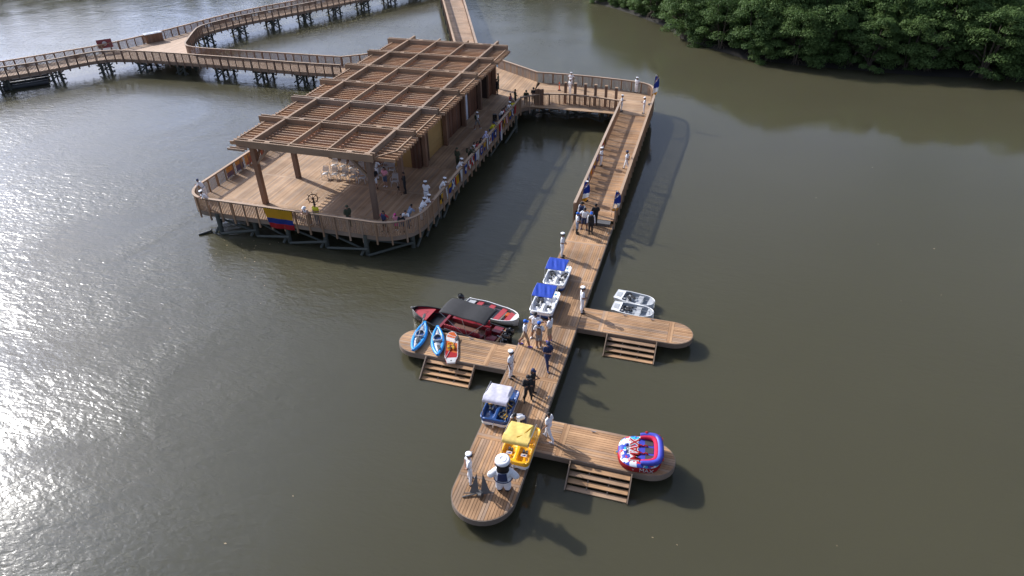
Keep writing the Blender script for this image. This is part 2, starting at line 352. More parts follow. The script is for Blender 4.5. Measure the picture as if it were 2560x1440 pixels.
def railing(label, pts, posts=1.05, pitch=.135, individual=True, low=-.38, h=1.1, side=1, cap=.2, group=None, caps=True):
    """timber railing along pts (deck level points): cap, bottom rail, posts, balusters"""
    pts = [Vector(p) for p in pts]
    t = thing('railing', label, 'railing', pts[0], group=group); L = t.location
    mb = MB(); lp = [p-L for p in pts]
    ribbon(mb, lp, cap, h-.045, h); mb.build('top_rail', w_top, t)
    mb = MB(); ribbon(mb, lp, .05, h-.14, h-.05); ribbon(mb, lp, .045, low+.02, low+.1); mb.build('rail_boards', w_railj, t)
    mp, mq = MB(), MB()
    k = 0
    for p, d in resample(pts, posts):
        n = Vector((d.y, -d.x, 0))*.045*side; q = p+n; a = math.atan2(d.y, d.x)
        if individual:
            obj('post', cube(w_rail), t, loc=q-L+Vector((0, 0, (low-.3+h-.05)/2)), rot=(0, 0, a), scale=(.11, .1, h-.05-low+.3))
        else:
            mp.box(q-L+Vector((-.06, -.06, low-.2)), q-L+Vector((.06, .06, h-.05)))
    for p, d in resample(pts, pitch):
        a = math.atan2(d.y, d.x); n = Vector((d.y, -d.x, 0))*.005*side
        if individual:
            obj('baluster', cube(w_rail), t, loc=p+n-L+Vector((0, 0, (low+.03+h-.05)/2)), rot=(0, 0, a), scale=(.055, .034, h-.05-low-.03))
        else:
            c = p-L; e = d*.034; w = Vector((d.y, -d.x, 0))*.017
            mq.add([c+e+w+Vector((0, 0, low)), c-e+w+Vector((0, 0, low)), c-e-w+Vector((0, 0, low)), c+e-w+Vector((0, 0, low)), c+e+w+Vector((0, 0, h-.05)), c-e+w+Vector((0, 0, h-.05)), c-e-w+Vector((0, 0, h-.05)), c+e-w+Vector((0, 0, h-.05))],
                   [(0, 1, 5, 4), (1, 2, 6, 5), (2, 3, 7, 6), (3, 0, 4, 7)])
    if not individual:
        tag(mp.build('posts', w_railj, t), kind='stuff'); tag(mq.build('balusters', w_railj, t), kind='stuff')
    return t
def arc(c, r, a0, a1, n):
    return [(c[0]+r*math.cos(R_(a0+(a1-a0)*i/n)), c[1]+r*math.sin(R_(a0+(a1-a0)*i/n))) for i in range(n+1)]

# --- pavilion deck
corner_l = arc((-34.45, 38.0), 1.85, 180, 270, 10); corner_r = arc((-20.9, 38.85), 2.7, 270, 360, 12)
pav_poly = [(-36.3, 67.8)]+corner_l+corner_r+[(-18.2, 62.6), (-18.2, 67.8)]
pav = thing('pavilion_deck', 'wide timber deck on piles carrying the pergola and kiosk', 'deck', (-27, 50, 0))
SEAM = [38.4, 42.9, 47.5, 52.1, 56.7, 61.3]
planked(pav, pav_poly, ZD, .142, SEAM, w_deck)
mb = MB()
for s in SEAM+[37.3]:
    for k in (0, 1): mb.box((-35.9-pav.location.x, s-.14+k*.142-50, ZD), (-18.5-pav.location.x, s-.005+k*.142-50, ZD+.004))
mb.build('seam_boards', w_deckx, pav)
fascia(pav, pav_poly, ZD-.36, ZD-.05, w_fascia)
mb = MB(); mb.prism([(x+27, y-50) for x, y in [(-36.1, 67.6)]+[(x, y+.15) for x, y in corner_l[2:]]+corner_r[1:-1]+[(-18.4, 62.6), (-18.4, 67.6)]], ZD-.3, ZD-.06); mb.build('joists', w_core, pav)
piles_px = [(556, 582), (645, 588), (726, 605), (819, 617), (920, 636), (1034, 618), (1100, 545), (1177, 425), (1290, 330)]
pp = [P(x, y, 0) for x, y in piles_px]
for p in pp: log('pile', (p.x, p.y, -.4), (p.x, p.y, ZD-.06), .16, w_pile, pav)
for v in range(42, 66, 5):
    for u in (-35.8, -31, -26.5, -22.5, -19): log('pile', (u, v, -.4), (u, v, ZD-.06), .16, w_pile, pav)
for i in range(5):
    a, c = pp[i], pp[i+1]; f = Vector((.1, -.28, 0))
    log('brace', a+f+Vector((.1, 0, .12)), c+f+Vector((.15, 0, .62)), .095, w_pile, pav)
    log('brace', a+Vector((.1, .2, 1.1)), c+Vector((0, .2, .12)), .085, w_pile, pav)
    log('brace', a+Vector((-.35, -.3, .05)), a+Vector((.1, .5, 1.1)), .1, w_pile, pav)
for i in range(5, 8):
    a, c = pp[i], pp[i+1]
    for k in range(3):
        s, e = a.lerp(c, k/3), a.lerp(c, (k+.8)/3); log('brace', s+Vector((.3, 0, .1)), e+Vector((.25, 0, .75)), .1, w_pile, pav)
# --- railings of the pavilion
z3 = lambda q, z=ZD: Vector((q[0], q[1], z))
railing('timber railing along the left side of the pavilion deck, signal flags tied to it', [z3((-36.3, 66)), z3(corner_l[0])], side=1)
railing('curved timber railing across the front of the pavilion deck, national flag draped on it', [z3(q) for q in corner_l+corner_r], side=1)
railing('timber railing facing the floating dock, hung with many signal flags', [z3(corner_r[-1]), z3((-18.2, 62.5))], side=1)

# --- walkway deck that bends round to the ramp
inner = smooth_poly([Vector((-18.2, 62.7, 0)), Vector((-17.0, 63.9, 0)), Vector((-14.7, 64.75, 0)), Vector((-11.5, 64.7, 0)), Vector((-8.7, 64.1, 0))], 2)
outer = [Vector((-24.2, 74.6, 0)), Vector((-18.6, 70.85, 0))]+smooth_poly([Vector((-18.6, 70.85, 0)), Vector((-14, 70.9, 0)), Vector((-9, 70.4, 0)), Vector((-6.3, 69.7, 0)), Vector((-5.7, 66.8, 0)), Vector((-5.68, 63.3, 0))], 2)
walk_poly = [(p.x, p.y) for p in inner]+[(-8.6, 63.3)]+[(p.x, p.y) for p in outer[::-1]][:-1]+[(-18.2, 70.6), (-18.2, 67.9)]
walk = thing('walkway_deck', 'curved timber walkway leading from the pavilion to the ramp', 'deck', (-12, 67, 0))
planked(walk, walk_poly, ZD, .142, [-14.6, -10.2], w_deckx, axis=0)
fascia(walk, [(p.x, p.y) for p in inner], ZD-.4, ZD-.05, w_fascia, closed=False); fascia(walk, [(p.x, p.y) for p in outer], ZD-.4, ZD-.05, w_fascia, closed=False)
for u in (-17.5, -14, -10.5, -7.2):
    for v in (65.3, 69.3): log('pile', (u, v, -.4), (u, v, ZD-.05), .16, w_pile, walk)
for u in (-17.5, -14, -10.5): log('brace', (u, 65.2, 1.0), (u+3.4, 64.9, .2), .09, w_pile, walk); log('brace', (u, 65.5, .2), (u+3.4, 65.5, 1.1), .09, w_pile, walk)
railing('curved timber railing on the inner edge of the walkway beside the tall posts', [z3(p) for p in inner], side=1)
railing('long timber railing on the outer edge of the walkway, feather banner at its bend', [z3(p) for p in outer], side=-1)
for i, px in enumerate(((1413, 258), (1437, 260), (1462, 262), (1487, 264), (1513, 267), (1538, 272))):
    p = P(*px, ZD); t = thing('bollard_post', 'stout square timber post standing in a row on the walkway', 'post', p, group='tall posts beside the inner railing')
    bar('shaft', p+Vector((-.12, -.12, 0)), p+Vector((.12, .12, 2.02)), w_post, t); bar('cap', p+Vector((-.14, -.14, 2.02)), p+Vector((.14, .14, 2.09)), w_rail, t)
p = P(1349, 262, ZD); t = thing('litter_bin_screen', 'tall timber box screen standing against the walkway railing', 'screen', p)
for k in range(4): bar('board', p+Vector((-.42+k*.21, -.1, 0)), p+Vector((-.23+k*.21, .1, 1.55+.04*(k % 2))), w_post, t)
# --- back deck behind the kiosk and straight boardwalk beyond
back_poly = [(-36.3, 67.8), (-40.7, 68.2), (-42.2, 71.2), (-40.2, 72.6), (-34, 78), (-31.4, 80), (-28.7, 80.1), (-24.2, 74.6), (-18.6, 70.85), (-18.2, 67.8)]
back = thing('back_deck', 'timber deck behind the kiosk joining the boardwalks', 'deck', (-29, 72, 0))
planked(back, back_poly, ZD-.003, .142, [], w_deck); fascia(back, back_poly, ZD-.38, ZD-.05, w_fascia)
for u, v in ((-40, 69.5), (-36, 71), (-32, 75), (-28, 74), (-23, 71), (-30, 79)): log('pile', (u, v, -.4), (u, v, ZD-.05), .16, w_pile, back)
def boardwalk(name, label, left, right, nplk=True):
    t = thing(name, label, 'boardwalk', (left[0][0], left[0][1], 0)); L = t.location
    poly = list(left)+list(right)[::-1]
    mb = MB(); mb.prism([(x-L.x, y-L.y) for x, y in poly], ZD-.3, ZD-.05); mb.build('frame', w_fascia, t)
    return t, poly
fw_l = [(-31.5, 80), (-41.6, 102), (-60, 142)]; fw_r = [(-28.7, 80.1), (-38.4, 102.4), (-56.8, 142.4)]
t, poly = boardwalk('boardwalk', 'straight pale boardwalk running off behind the pergola', fw_l, fw_r)
mb = MB(); L = t.location
n = 420
for i in range(n):
    s0, s1 = i/n, (i+.93)/n
    def lr(pl, s):
        k = s*62/24.2; 
        return Vector(pl[0]).lerp(Vector(pl[1]), min(1, k)) if k <= 1 else Vector(pl[1]).lerp(Vector(pl[2]), (k-1)/(62/24.2-1))
    q = [lr(fw_l, s0), lr(fw_r, s0), lr(fw_r, s1), lr(fw_l, s1)]
    mb.prism([(a.x-L.x, a.y-L.y) for a in q], ZD-.045, ZD)
tag(mb.build('planks', w_bw, t), kind='stuff')
for k in range(12):
    for pl in (fw_l, fw_r):
        c = lr(pl, k/12); log('pile', (c.x, c.y, -.4), (c.x, c.y, ZD-.05), .15, w_pile, t)
railing('pale timber railing on the left of the straight boardwalk', [z3(q) for q in fw_l], individual=False, side=-1, cap=.26)
railing('pale timber railing on the right of the straight boardwalk', [z3(q) for q in fw_r], individual=False, side=1, cap=.26)
# --- forked boardwalk on the left
near = [(-93, 41), (-78.3, 58.1), (-75.2, 61.7), (-73.3, 65.2), (-71.5, 67.0), (-67.8, 67.65), (-60, 67.9), (-51.4, 67.95), (-45.5, 67.9), (-40.7, 68.2)]
fork = [(-42.2, 71.15), (-47.5, 71.0), (-53.3, 70.85), (-59.7, 70.5), (-62.7, 70.7), (-64.1, 71.6), (-65.0, 73.2), (-66.8, 76.6), (-68.1, 79.4), (-67.8, 81.6), (-66.3, 86.3), (-63.2, 91.8), (-60.1, 97.8), (-48, 121)]
outr = [(-95, 42.5), (-80.4, 60), (-78.5, 62.6), (-76.5, 65.4), (-74.2, 68.7), (-72.3, 73.4), (-70.7, 79), (-69.0, 86.2), (-66.8, 91.4), (-63.8, 97), (-51.7, 120.5)]
vs = lambda pl: smooth_poly([Vector((x, y, 0)) for x, y in pl], 1)
near_s, fork_s, outr_s = vs(near), vs(fork), vs(outr)
bw_poly = [(p.x, p.y) for p in near_s]+[(p.x, p.y) for p in fork_s]+[(p.x, p.y) for p in outr_s[::-1]]
t = thing('boardwalk', 'forked timber boardwalk on braced piles joining the pavilion from the side', 'boardwalk', (-65, 68, 0)); L = t.location
def tess(poly, z, matl, name, t):
    from mathutils.geometry import tessellate_polygon
    pts = [Vector((x-t.location.x, y-t.location.y, z)) for x, y in poly]; n = len(pts)
    bm = bmesh.new(); va = [bm.verts.new(p) for p in pts]; vb = [bm.verts.new(p-Vector((0, 0, .35))) for p in pts]
    for q in tessellate_polygon([pts]):
        bm.faces.new([va[i] for i in q]); bm.faces.new([vb[i] for i in q][::-1])
    for i in range(n): bm.faces.new((va[i], va[(i+1) % n], vb[(i+1) % n], vb[i]))
    bmesh.ops.recalc_face_normals(bm, faces=bm.faces)
    me = bpy.data.meshes.new(name); bm.to_mesh(me); me.materials.append(matl); bm.free(); return obj(name, me, t)
def striped_deck():
    M, n, l, b = new_mat('boardwalk_surface'); b.inputs['Roughness'].default_value = .75
    g = n.new('ShaderNodeNewGeometry'); mp = n.new('ShaderNodeMapping'); mp.inputs['Scale'].default_value = (3.3, .25, 1); l.new(g.outputs['Position'], mp.inputs['Vector'])
    nz = n.new('ShaderNodeTexNoise'); nz.inputs['Scale'].default_value = 2; nz.inputs['Detail'].default_value = 6; l.new(mp.outputs[0], nz.inputs['Vector'])
    mx = n.new('ShaderNodeMix'); mx.data_type = 'RGBA'; mx.inputs['A'].default_value = (.22, .14, .09, 1); mx.inputs['B'].default_value = (.62, .44, .3, 1); l.new(nz.outputs['Fac'], mx.inputs['Factor']); l.new(mx.outputs['Result'], b.inputs['Base Color'])
    return M
tess(bw_poly, ZD, striped_deck(), 'deck', t)
def trestle(c, d, t):
    n = Vector((d.y, -d.x, 0)); w = 1.0
    A = [c+n*w, c-n*w]
    for q in A:
        for s in (-.45, .45):
            log('pile', q+d*s+Vector((0, 0, -.4)), q+d*s+Vector((0, 0, ZD-.3)), .14, w_pile, t, 8)
        log('brace', q-d*.9+Vector((0, 0, .15)), q+d*.9+Vector((0, 0, 1.2)), .075, w_pile, t, 8); log('brace', q+d*.9+Vector((0, 0, .15)), q-d*.9+Vector((0, 0, 1.2)), .075, w_pile, t, 8)
    log('brace', A[0]+Vector((0, 0, .2))+n*.4, A[1]+Vector((0, 0, 1.15))-n*.4, .08, w_pile, t, 8); log('brace', A[1]+Vector((0, 0, .2))-n*.4, A[0]+Vector((0, 0, 1.15))+n*.4, .08, w_pile, t, 8)
    log('cross_beam', A[0]+n*.4+Vector((0, 0, 1.12)), A[1]-n*.4+Vector((0, 0, 1.12)), .11, w_pile, t, 8)
mid1 = [Vector((-86, 50, 0)), Vector((-79.2, 59.2, 0)), Vector((-75, 64.5, 0)), Vector((-71, 68.6, 0)), Vector((-63, 69.2, 0)), Vector((-41, 69.6, 0))]
for c, d in resample(mid1, 5.2): trestle(c, d, t)
mid2 = [Vector((-70.4, 76, 0)), Vector((-68.3, 84, 0)), Vector((-64.5, 92, 0)), Vector((-50, 120.5, 0))]
for c, d in resample(mid2, 5.2): trestle(c, d, t)
railing('timber railing on the water side of the forked boardwalk towards the pavilion', [z3(p) for p in near_s], individual=False, side=1)
railing('timber railing along the open back edge of the deck behind the pergola', [z3(q) for q in ((-42.2, 71.15), (-40.2, 72.6), (-34, 78), (-31.5, 80))], individual=False, side=1)
railing('timber railing curling round the inside of the boardwalk fork', [z3(p) for p in fork_s], individual=False, side=1)
railing('timber railing on the outer edge of the forked boardwalk with a sign board', [z3(p) for p in outr_s], individual=False, side=-1)
p = P(262, 110, 2.75); t = thing('sign_board', 'small dark red sign board fixed to the boardwalk railing', 'sign', p-Vector((0, 0, 1.1)))
m_sign = mat('sign_red', (.2, .03, .03), .5); q = p-Vector((0, 0, .15))
mb = MB(); mb.box((-.85, -.03, .62), (.85, .03, 1.62)); mb.build('panel', m_sign, t, rot=(R_(-18), 0, R_(50)))
mb = MB(); mb.lathe([(.26, -.012), (.26, .012)], 16, (0, -.045, 1.15), ax=Matrix.Rotation(R_(90), 3, 'X')); mb.build('emblem', FC['white'], t, rot=(R_(-18), 0, R_(50)))
mb = MB(); mb.box((-.6, -.04, 0), (-.5, .04, 1.2)); mb.box((.5, -.04, 0), (.6, .04, 1.2)); mb.build('bracket', w_post, t, rot=(R_(-18), 0, R_(50)))
p = P(386, 104, ZD); t = thing('waste_station', 'timber waste box with pale lid against the boardwalk railing', 'bin', p, R_(62))
for k in range(8): mb = MB(); mb.box((-1.1+k*.275, -.45, 0), (-.84+k*.275, .45, 1.05)); mb.build('board', w_post, t)
mb = MB(); mb.box((-1.15, -.5, 1.05), (1.15, .5, 1.12)); mb.lathe([(.3, 1.12), (.3, 1.15)], 16, (-.5, 0, 0)); mb.lathe([(.3, 1.12), (.3, 1.15)], 16, (.5, 0, 0)); mb.build('lid', m_grey, t)

# --- ramp
RY0, RY1, RZ0 = 43.6, 63.3, .98
rampz = lambda y: RZ0+(ZD-RZ0)*min(1, max(0, (y-RY0)/(RY1-RY0)))
ramp = thing('ramp', 'railed timber ramp sloping from the walkway down to the floating dock', 'ramp', (-7.15, RY0, 0))
sl_ = (ZD-RZ0)/(RY1-RY0)
k = 0; y = RY0
while y < RY1-.05:
    y2 = min(RY1, y+.145)
    o = beam('plank', (-8.55, (y+y2)/2, rampz((y+y2)/2)-.02), (-5.75, (y+y2)/2, rampz((y+y2)/2)-.02), .137, .04, w_dock_x, ramp); y = y2
for u in (-8.6, -5.7): beam('stringer', (u, RY0, RZ0-.2), (u, RY1, ZD-.2), .07, .3, w_post, ramp)
bar('hinge_plate', (-8.4, RY0-.55, ZK+.012), (-5.9, RY0+.02, ZK+.2), m_steel, ramp)
for v in (48, 53, 58): 
    for u in (-8.2, -6.1): log('pile', (u, v, -.4), (u, v, rampz(v)-.3), .15, w_pile, ramp)
railing('timber railing on the pavilion side of the ramp with small flags inside', [Vector((-8.62, RY0, RZ0)), Vector((-8.62, RY1+.6, ZD))], side=-1, low=-.3)
railing('timber railing on the open water side of the ramp', [Vector((-5.68, RY0-.1, RZ0)), Vector((-5.68, RY1, ZD))], side=1, low=-.3)

# ---------------------------------------------------------------- floating dock and its three arms
def dock(label, poly, boards_axis, width_pts, seams, loc, piles, step=.1405):
    """poly outline; boards along axis; each board an object"""
    t = thing('floating_dock', label, 'dock', (loc[0], loc[1], 0)); L = t.location; ax = boards_axis
    wm = w_dock_y if ax == 1 else w_dock_x
    pl = [(p[0], p[1]) if ax == 1 else (p[1], p[0]) for p in poly]
    x0 = min(p[0] for p in pl); x1 = max(p[0] for p in pl); n = round((x1-x0)/step); st = (x1-x0)/n
    for i in range(n):
        a, c = x0+i*st+.009, x0+(i+1)*st-.009
        ra, rc = xrange_at(pl, a+1e-4), xrange_at(pl, c-1e-4)
        if not ra or not rc: continue
        lo = max(ra[0], rc[0]); hi = min(ra[1], rc[1])
        cuts = [lo]
        for s in seams:
            if lo+.2 < s < hi-.2: cuts += [s-.15, s+.15]
        cuts.append(hi)
        for s0, s1 in zip(cuts[::2], cuts[1::2]):
            dz = rnd.uniform(-.003, .003)
            if abs(ra[0]-rc[0])+abs(ra[1]-rc[1]) < .004 or (s0 != lo and s1 != hi):
                A, B = (a, s0+.004), (c, s1-.004)
                if ax == 0: A, B = A[::-1], B[::-1]
                bar('plank', (A[0], A[1], ZK-.04), (B[0], B[1], ZK+dz), wm, t)
            else:
                q = [(a, ra[0] if s0 == lo else s0+.004), (c, rc[0] if s0 == lo else s0+.004), (c, rc[1] if s1 == hi else s1-.004), (a, ra[1] if s1 == hi else s1-.004)]
                if ax == 0: q = [(v, u) for u, v in q][::-1]
                mb = MB(); mb.prism([(u-L.x, v-L.y) for u, v in q], ZK-.04, ZK+dz); mb.build('plank', wm, t)
    for s in seams:
        r = xrange_at([(b_, a_) for a_, b_ in pl], s)
        if not r: continue
        for k in (0, 1):
            A, B = (r[0]+.01, s-.144+k*.148), (r[1]-.01, s-.004+k*.148)
            if ax == 0: A, B = A[::-1], B[::-1]
            bar('seam_board', (A[0], A[1], ZK-.04), (B[0], B[1], ZK+.003), w_dock_x if ax == 1 else w_dock_y, t)
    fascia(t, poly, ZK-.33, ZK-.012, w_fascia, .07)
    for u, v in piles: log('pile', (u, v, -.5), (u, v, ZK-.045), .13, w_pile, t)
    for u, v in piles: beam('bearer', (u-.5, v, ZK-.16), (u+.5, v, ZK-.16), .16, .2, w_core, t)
    return t
def stad(x0, x1, y1, yend):
    """dock outline along Y with a rounded near end at yend"""
    r = (x1-x0)/2; c = ((x0+x1)/2, yend+r*1.0)
    return [(x0, y1)]+[(c[0]+r*math.cos(R_(a)), c[1]+r*math.sin(R_(a))) for a in range(180, 361, 10)]+[(x1, y1)]
def stad_x(x0, x1, y0, y1, left):
    r = (y1-y0)/2; cy = (y0+y1)/2
    if left: 
        c = (x0+r*1.15, cy); return [(x1, y0), (x1, y1)]+[(c[0]+r*1.15*math.cos(R_(a)), cy+r*math.sin(R_(a))) for a in range(90, 271, 12)]
    c = (x1-r*1.15, cy); return [(x0, y1), (x0, y0)]+[(c[0]+r*1.15*math.cos(R_(a)), cy+r*math.sin(R_(a))) for a in range(-90, 91, 12)]
main = dock('long floating timber dock running from the ramp to a rounded end', stad(-8.52, -5.7, 43.55, 16.85), 1, None, [19.1, 21.45, 26.1, 30.8, 35.6, 40.4], (-7.1, 30),
            [(-8, 18.6), (-6.3, 18.4), (-7.1, 17.3), (-8.1, 24), (-6.2, 24), (-8.1, 29.5), (-6.2, 29.5), (-8.1, 35), (-6.2, 35), (-8.1, 41), (-6.2, 41)])
arm_a = dock('dock arm beside the two white rowing dinghies', stad_x(-5.66, .78, 30.9, 32.92, False), 0, None, [-4.35, -.45], (-3, 32), [(-4.5, 31.9), (-2.5, 31.9), (-.3, 31.5), (-.3, 32.3)])
arm_c = dock('dock arm carrying the colourful towable tube', stad_x(-5.66, .72, 21.2, 23.3, False), 0, None, [-4.5, -.7], (-3, 22), [(-4.5, 22.2), (-2.5, 22.2), (-.3, 21.7), (-.3, 22.7)])
arm_b = dock('dock arm carrying the kayaks and paddleboard', stad_x(-15.15, -8.56, 26.3, 28.4, True), 0, None, [-9.75, -13.5], (-12, 27), [(-10, 27.3), (-12, 27.3), (-14.2, 26.9), (-14.2, 27.8)])
def steps(label, x0, x1, y1, y0):
    t = thing('boarding_steps', label, 'steps', ((x0+x1)/2, y1, 0)); n = 4
    for k in range(n):
        z = ZK-.17*(k+1)-.02; yy = y1-.02-(y1-y0)/n*k
        bar('tread', (x0+.05, yy-(y1-y0)/n*1.02, z-.04), (x1-.05, yy-.02, z), w_dock_x, t)
    for x in (x0, x1): beam('side_board', (x, y1-.03, ZK-.06), (x, y0-.04, -.03), .05, .3, w_fascia_o, t)
    for x in (x0+(x1-x0)/3, x0+(x1-x0)*2/3): beam('stringer', (x, y1-.03, ZK-.26), (x, y0, -.1), .05, .14, w_fascia_o, t)
    return t
w_fascia_o = wood('step_side_timber', (.2, .14, .1), (.33, .24, .17), 1)
steps('timber boarding steps on the dock arm beside the dinghies', -3.9, -1.1, 30.85, 29.72)
steps('timber boarding steps on the dock arm with the towable tube', -3.88, -1.06, 21.15, 20.05)
steps('timber boarding steps on the dock arm with the kayaks', -13.1, -10.3, 26.25, 25.15)

# ---------------------------------------------------------------- pergola
ZT = 6.62
per = thing('pergola', 'large timber pergola with slatted roof over the pavilion deck', 'pergola', (-26.5, 38.4, ZD))
UL, UR = -31.0, -21.9
VB = [38.4+4.6*i for i in range(7)]
for v in VB:
    for u in (UL, UR):
        bar('post', (u-.17, v-.17, ZD), (u+.17, v+.17, ZT-.03), w_post, per)
        s = 1 if u == UL else -1
        beam('knee_brace', (u+s*.1, v-.02, ZT-1.75), (u+s*1.35, v-.02, ZT-.5), .15, .18, w_perg, per, up=(0, 1, 0))
        if v != VB[-1]: beam('knee_brace', (u, v+.1, ZT-1.6), (u, v+1.2, ZT-.5), .13, .16, w_perg, per, up=(1, 0, 0))
for i, v in enumerate(VB):
    a, c = (-32.15, -21.45) if i == 0 else (-33.3, -20.45)
    for dy in (-.23, .12): bar('cross_beam', (a, v+dy, ZT-.52), (c, v+dy+.11, ZT), w_pergx, per)
    for u in (UL+1.35, UR-1.35, UL+.0, UR-.0): bar('bolt_block', (u-.2, v-.12, ZT-.3), (u+.2, v+.12, ZT+.02), w_pergx, per)
for u in (UL, UR): bar('long_beam', (u-.1, 38.2, ZT-.5), (u+.1, 67.5, ZT-.012), w_perg, per)
for u in (-27.97, -24.93): bar('joist', (u-.06, 38.3, ZT-.34), (u+.06, 67.1, ZT-.02), w_perg, per)
zs = ZT-.62
for i in range(6):
    v0, v1 = VB[i]+.3, VB[i+1]-.3
    for k in range(10):
        v = v0+.04+(v1-v0-.08)*k/9+rnd.uniform(-.012, .012)
        e = rnd.uniform(-.04, .04)
        for (a, c) in ((-33.05+e, UL-.12), (UL+.12, -28.05), (-27.89, -25.01), (-24.85, UR-.12), (UR+.12, -20.05+e)):
            bar('roof_slat', (a, v-.035, zs), (c, v+.035, zs+.24), w_slat, per)
    for a, c in ((-32.2, UL), (UL, UR), (UR, -20.9)):
        bar('roof_panel', (a+.004, VB[i]+.18, zs-.035), (c-.004, VB[i+1]-.2, zs-.003), w_roof, per)
for v in (37.75, 38.05):
    bar('front_slat_end', (-32.6, v-.03, zs), (-31.2, v+.03, zs+.16), w_slat, per)  # ends of two more roof slats, ahead of the front beam at the left
for u, v0 in ((-32.75, 38.6), (-20.55, 40.0)):
    bar('edge_strip', (u-.05, v0, zs+.232), (u+.05, 65.8, zs+.30), w_perg, per)
beam('edge_strip', (-20.55, 40.0, zs+.266), (-21.5, 38.75, zs+.266), .1, .068, w_perg, per)
# ---------------------------------------------------------------- kiosk
kio = thing('kiosk', 'timber clad kiosk building under the pergola roof', 'kiosk', (-26, 56.6, ZD)); KH = zs-.05
bar('wall', (-30.6, 47.1, ZD), (-22.25, 62.1, KH), w_core, kio); bar('wall', (-30.6, 64.6, ZD), (-22.25, 66.3, KH), w_core, kio)
bar('wall', (-30.6, 62.1, ZD), (-25.2, 64.6, KH), w_core, kio); bar('lintel', (-25.2, 62.1, 4.25), (-22.25, 64.6, KH), w_core, kio)
def clad_y(v0, v1, z0=ZD, z1=KH):
    n = max(1, round((v1-v0)/.15)); w = (v1-v0)/n
    for i in range(n):
        d = rnd.choice((.0, .02, .035)); bar('cladding_board', (-22.25, v0+i*w+.006, z0), (-22.19+d, v0+(i+1)*w-.006, z1), w_clad, kio)
def clad_x(u0, u1, z0=ZD, z1=KH, v=47.1):
    n = max(1, round((u1-u0)/.15)); w = (u1-u0)/n
    for i in range(n):
        d = rnd.choice((.0, .02, .035)); bar('cladding_board', (u0+i*w+.006, v-.06-d, z0), (u0+(i+1)*w-.006, v, z1), w_clad, kio)
clad_y(47.1, 48.8); clad_y(48.8, 52.6, 4.75); clad_y(52.6, 57.35); clad_y(57.35, 58.75, 4.3); clad_y(58.75, 62.1); clad_y(62.1, 64.6, 4.3); clad_y(64.6, 66.3)
clad_x(-30.6, -28.6); clad_x(-28.6, -27.2, 4.4); clad_x(-27.2, -24.6); clad_x(-24.6, -22.9, 4.75); clad_x(-22.9, -22.25)
bar('shutter', (-22.25, 48.82, ZD+.95), (-22.2, 52.58, 4.73), m_yshut, kio); bar('counter_panel', (-22.25, 48.82, ZD), (-22.2, 52.58, ZD+.94), m_yshut, kio)
bar('shutter', (-24.58, 47.04, ZD), (-22.92, 47.1, 4.73), m_yshut, kio); bar('shutter', (-28.58, 47.04, ZD), (-27.22, 47.1, 4.38), m_yshut, kio)
d = bar('door', (-22.25, 57.4, ZD+.02), (-22.2, 58.7, 4.28), m_door, kio)
for v in (48.72, 52.6, 62.05, 64.55): bar('trim', (-22.26, v, ZD), (-22.06, v+.1, KH), w_post, kio)

# ---------------------------------------------------------------- mangrove trees
def leaf_mat(name, c0, c1):
    M, n, l, b = new_mat(name); b.inputs['Roughness'].default_value = .6; b.inputs['Specular IOR Level'].default_value = .18
    t = n.new('ShaderNodeAttribute'); t.attribute_name = 'tint'; oi = n.new('ShaderNodeObjectInfo')
    ad = n.new('ShaderNodeMath'); ad.operation = 'MULTIPLY_ADD'; ad.inputs[1].default_value = .4; l.new(oi.outputs['Random'], ad.inputs[0])
    m2 = n.new('ShaderNodeMath'); m2.operation = 'MULTIPLY'; m2.inputs[1].default_value = .6; l.new(t.outputs['Fac'], m2.inputs[0]); l.new(m2.outputs[0], ad.inputs[2])
    mx = n.new('ShaderNodeMix'); mx.data_type = 'RGBA'; mx.inputs['A'].default_value = (*c0, 1); mx.inputs['B'].default_value = (*c1, 1); l.new(ad.outputs[0], mx.inputs['Factor'])
    l.new(mx.outputs['Result'], b.inputs['Base Color'])
    tr = n.new('ShaderNodeBsdfTranslucent'); l.new(mx.outputs['Result'], tr.inputs['Color'])
    ms = n.new('ShaderNodeMixShader'); ms.inputs['Fac'].default_value = .4; l.new(b.outputs[0], ms.inputs[1]); l.new(tr.outputs[0], ms.inputs[2])
    l.new(ms.outputs[0], n['Material Output'].inputs['Surface']); return M
m_leaf = leaf_mat('mangrove_leaf', (.05, .098, .028), (.145, .22, .068)); m_bark = mat('mangrove_bark', (.09, .07, .05), .9, var=.3)
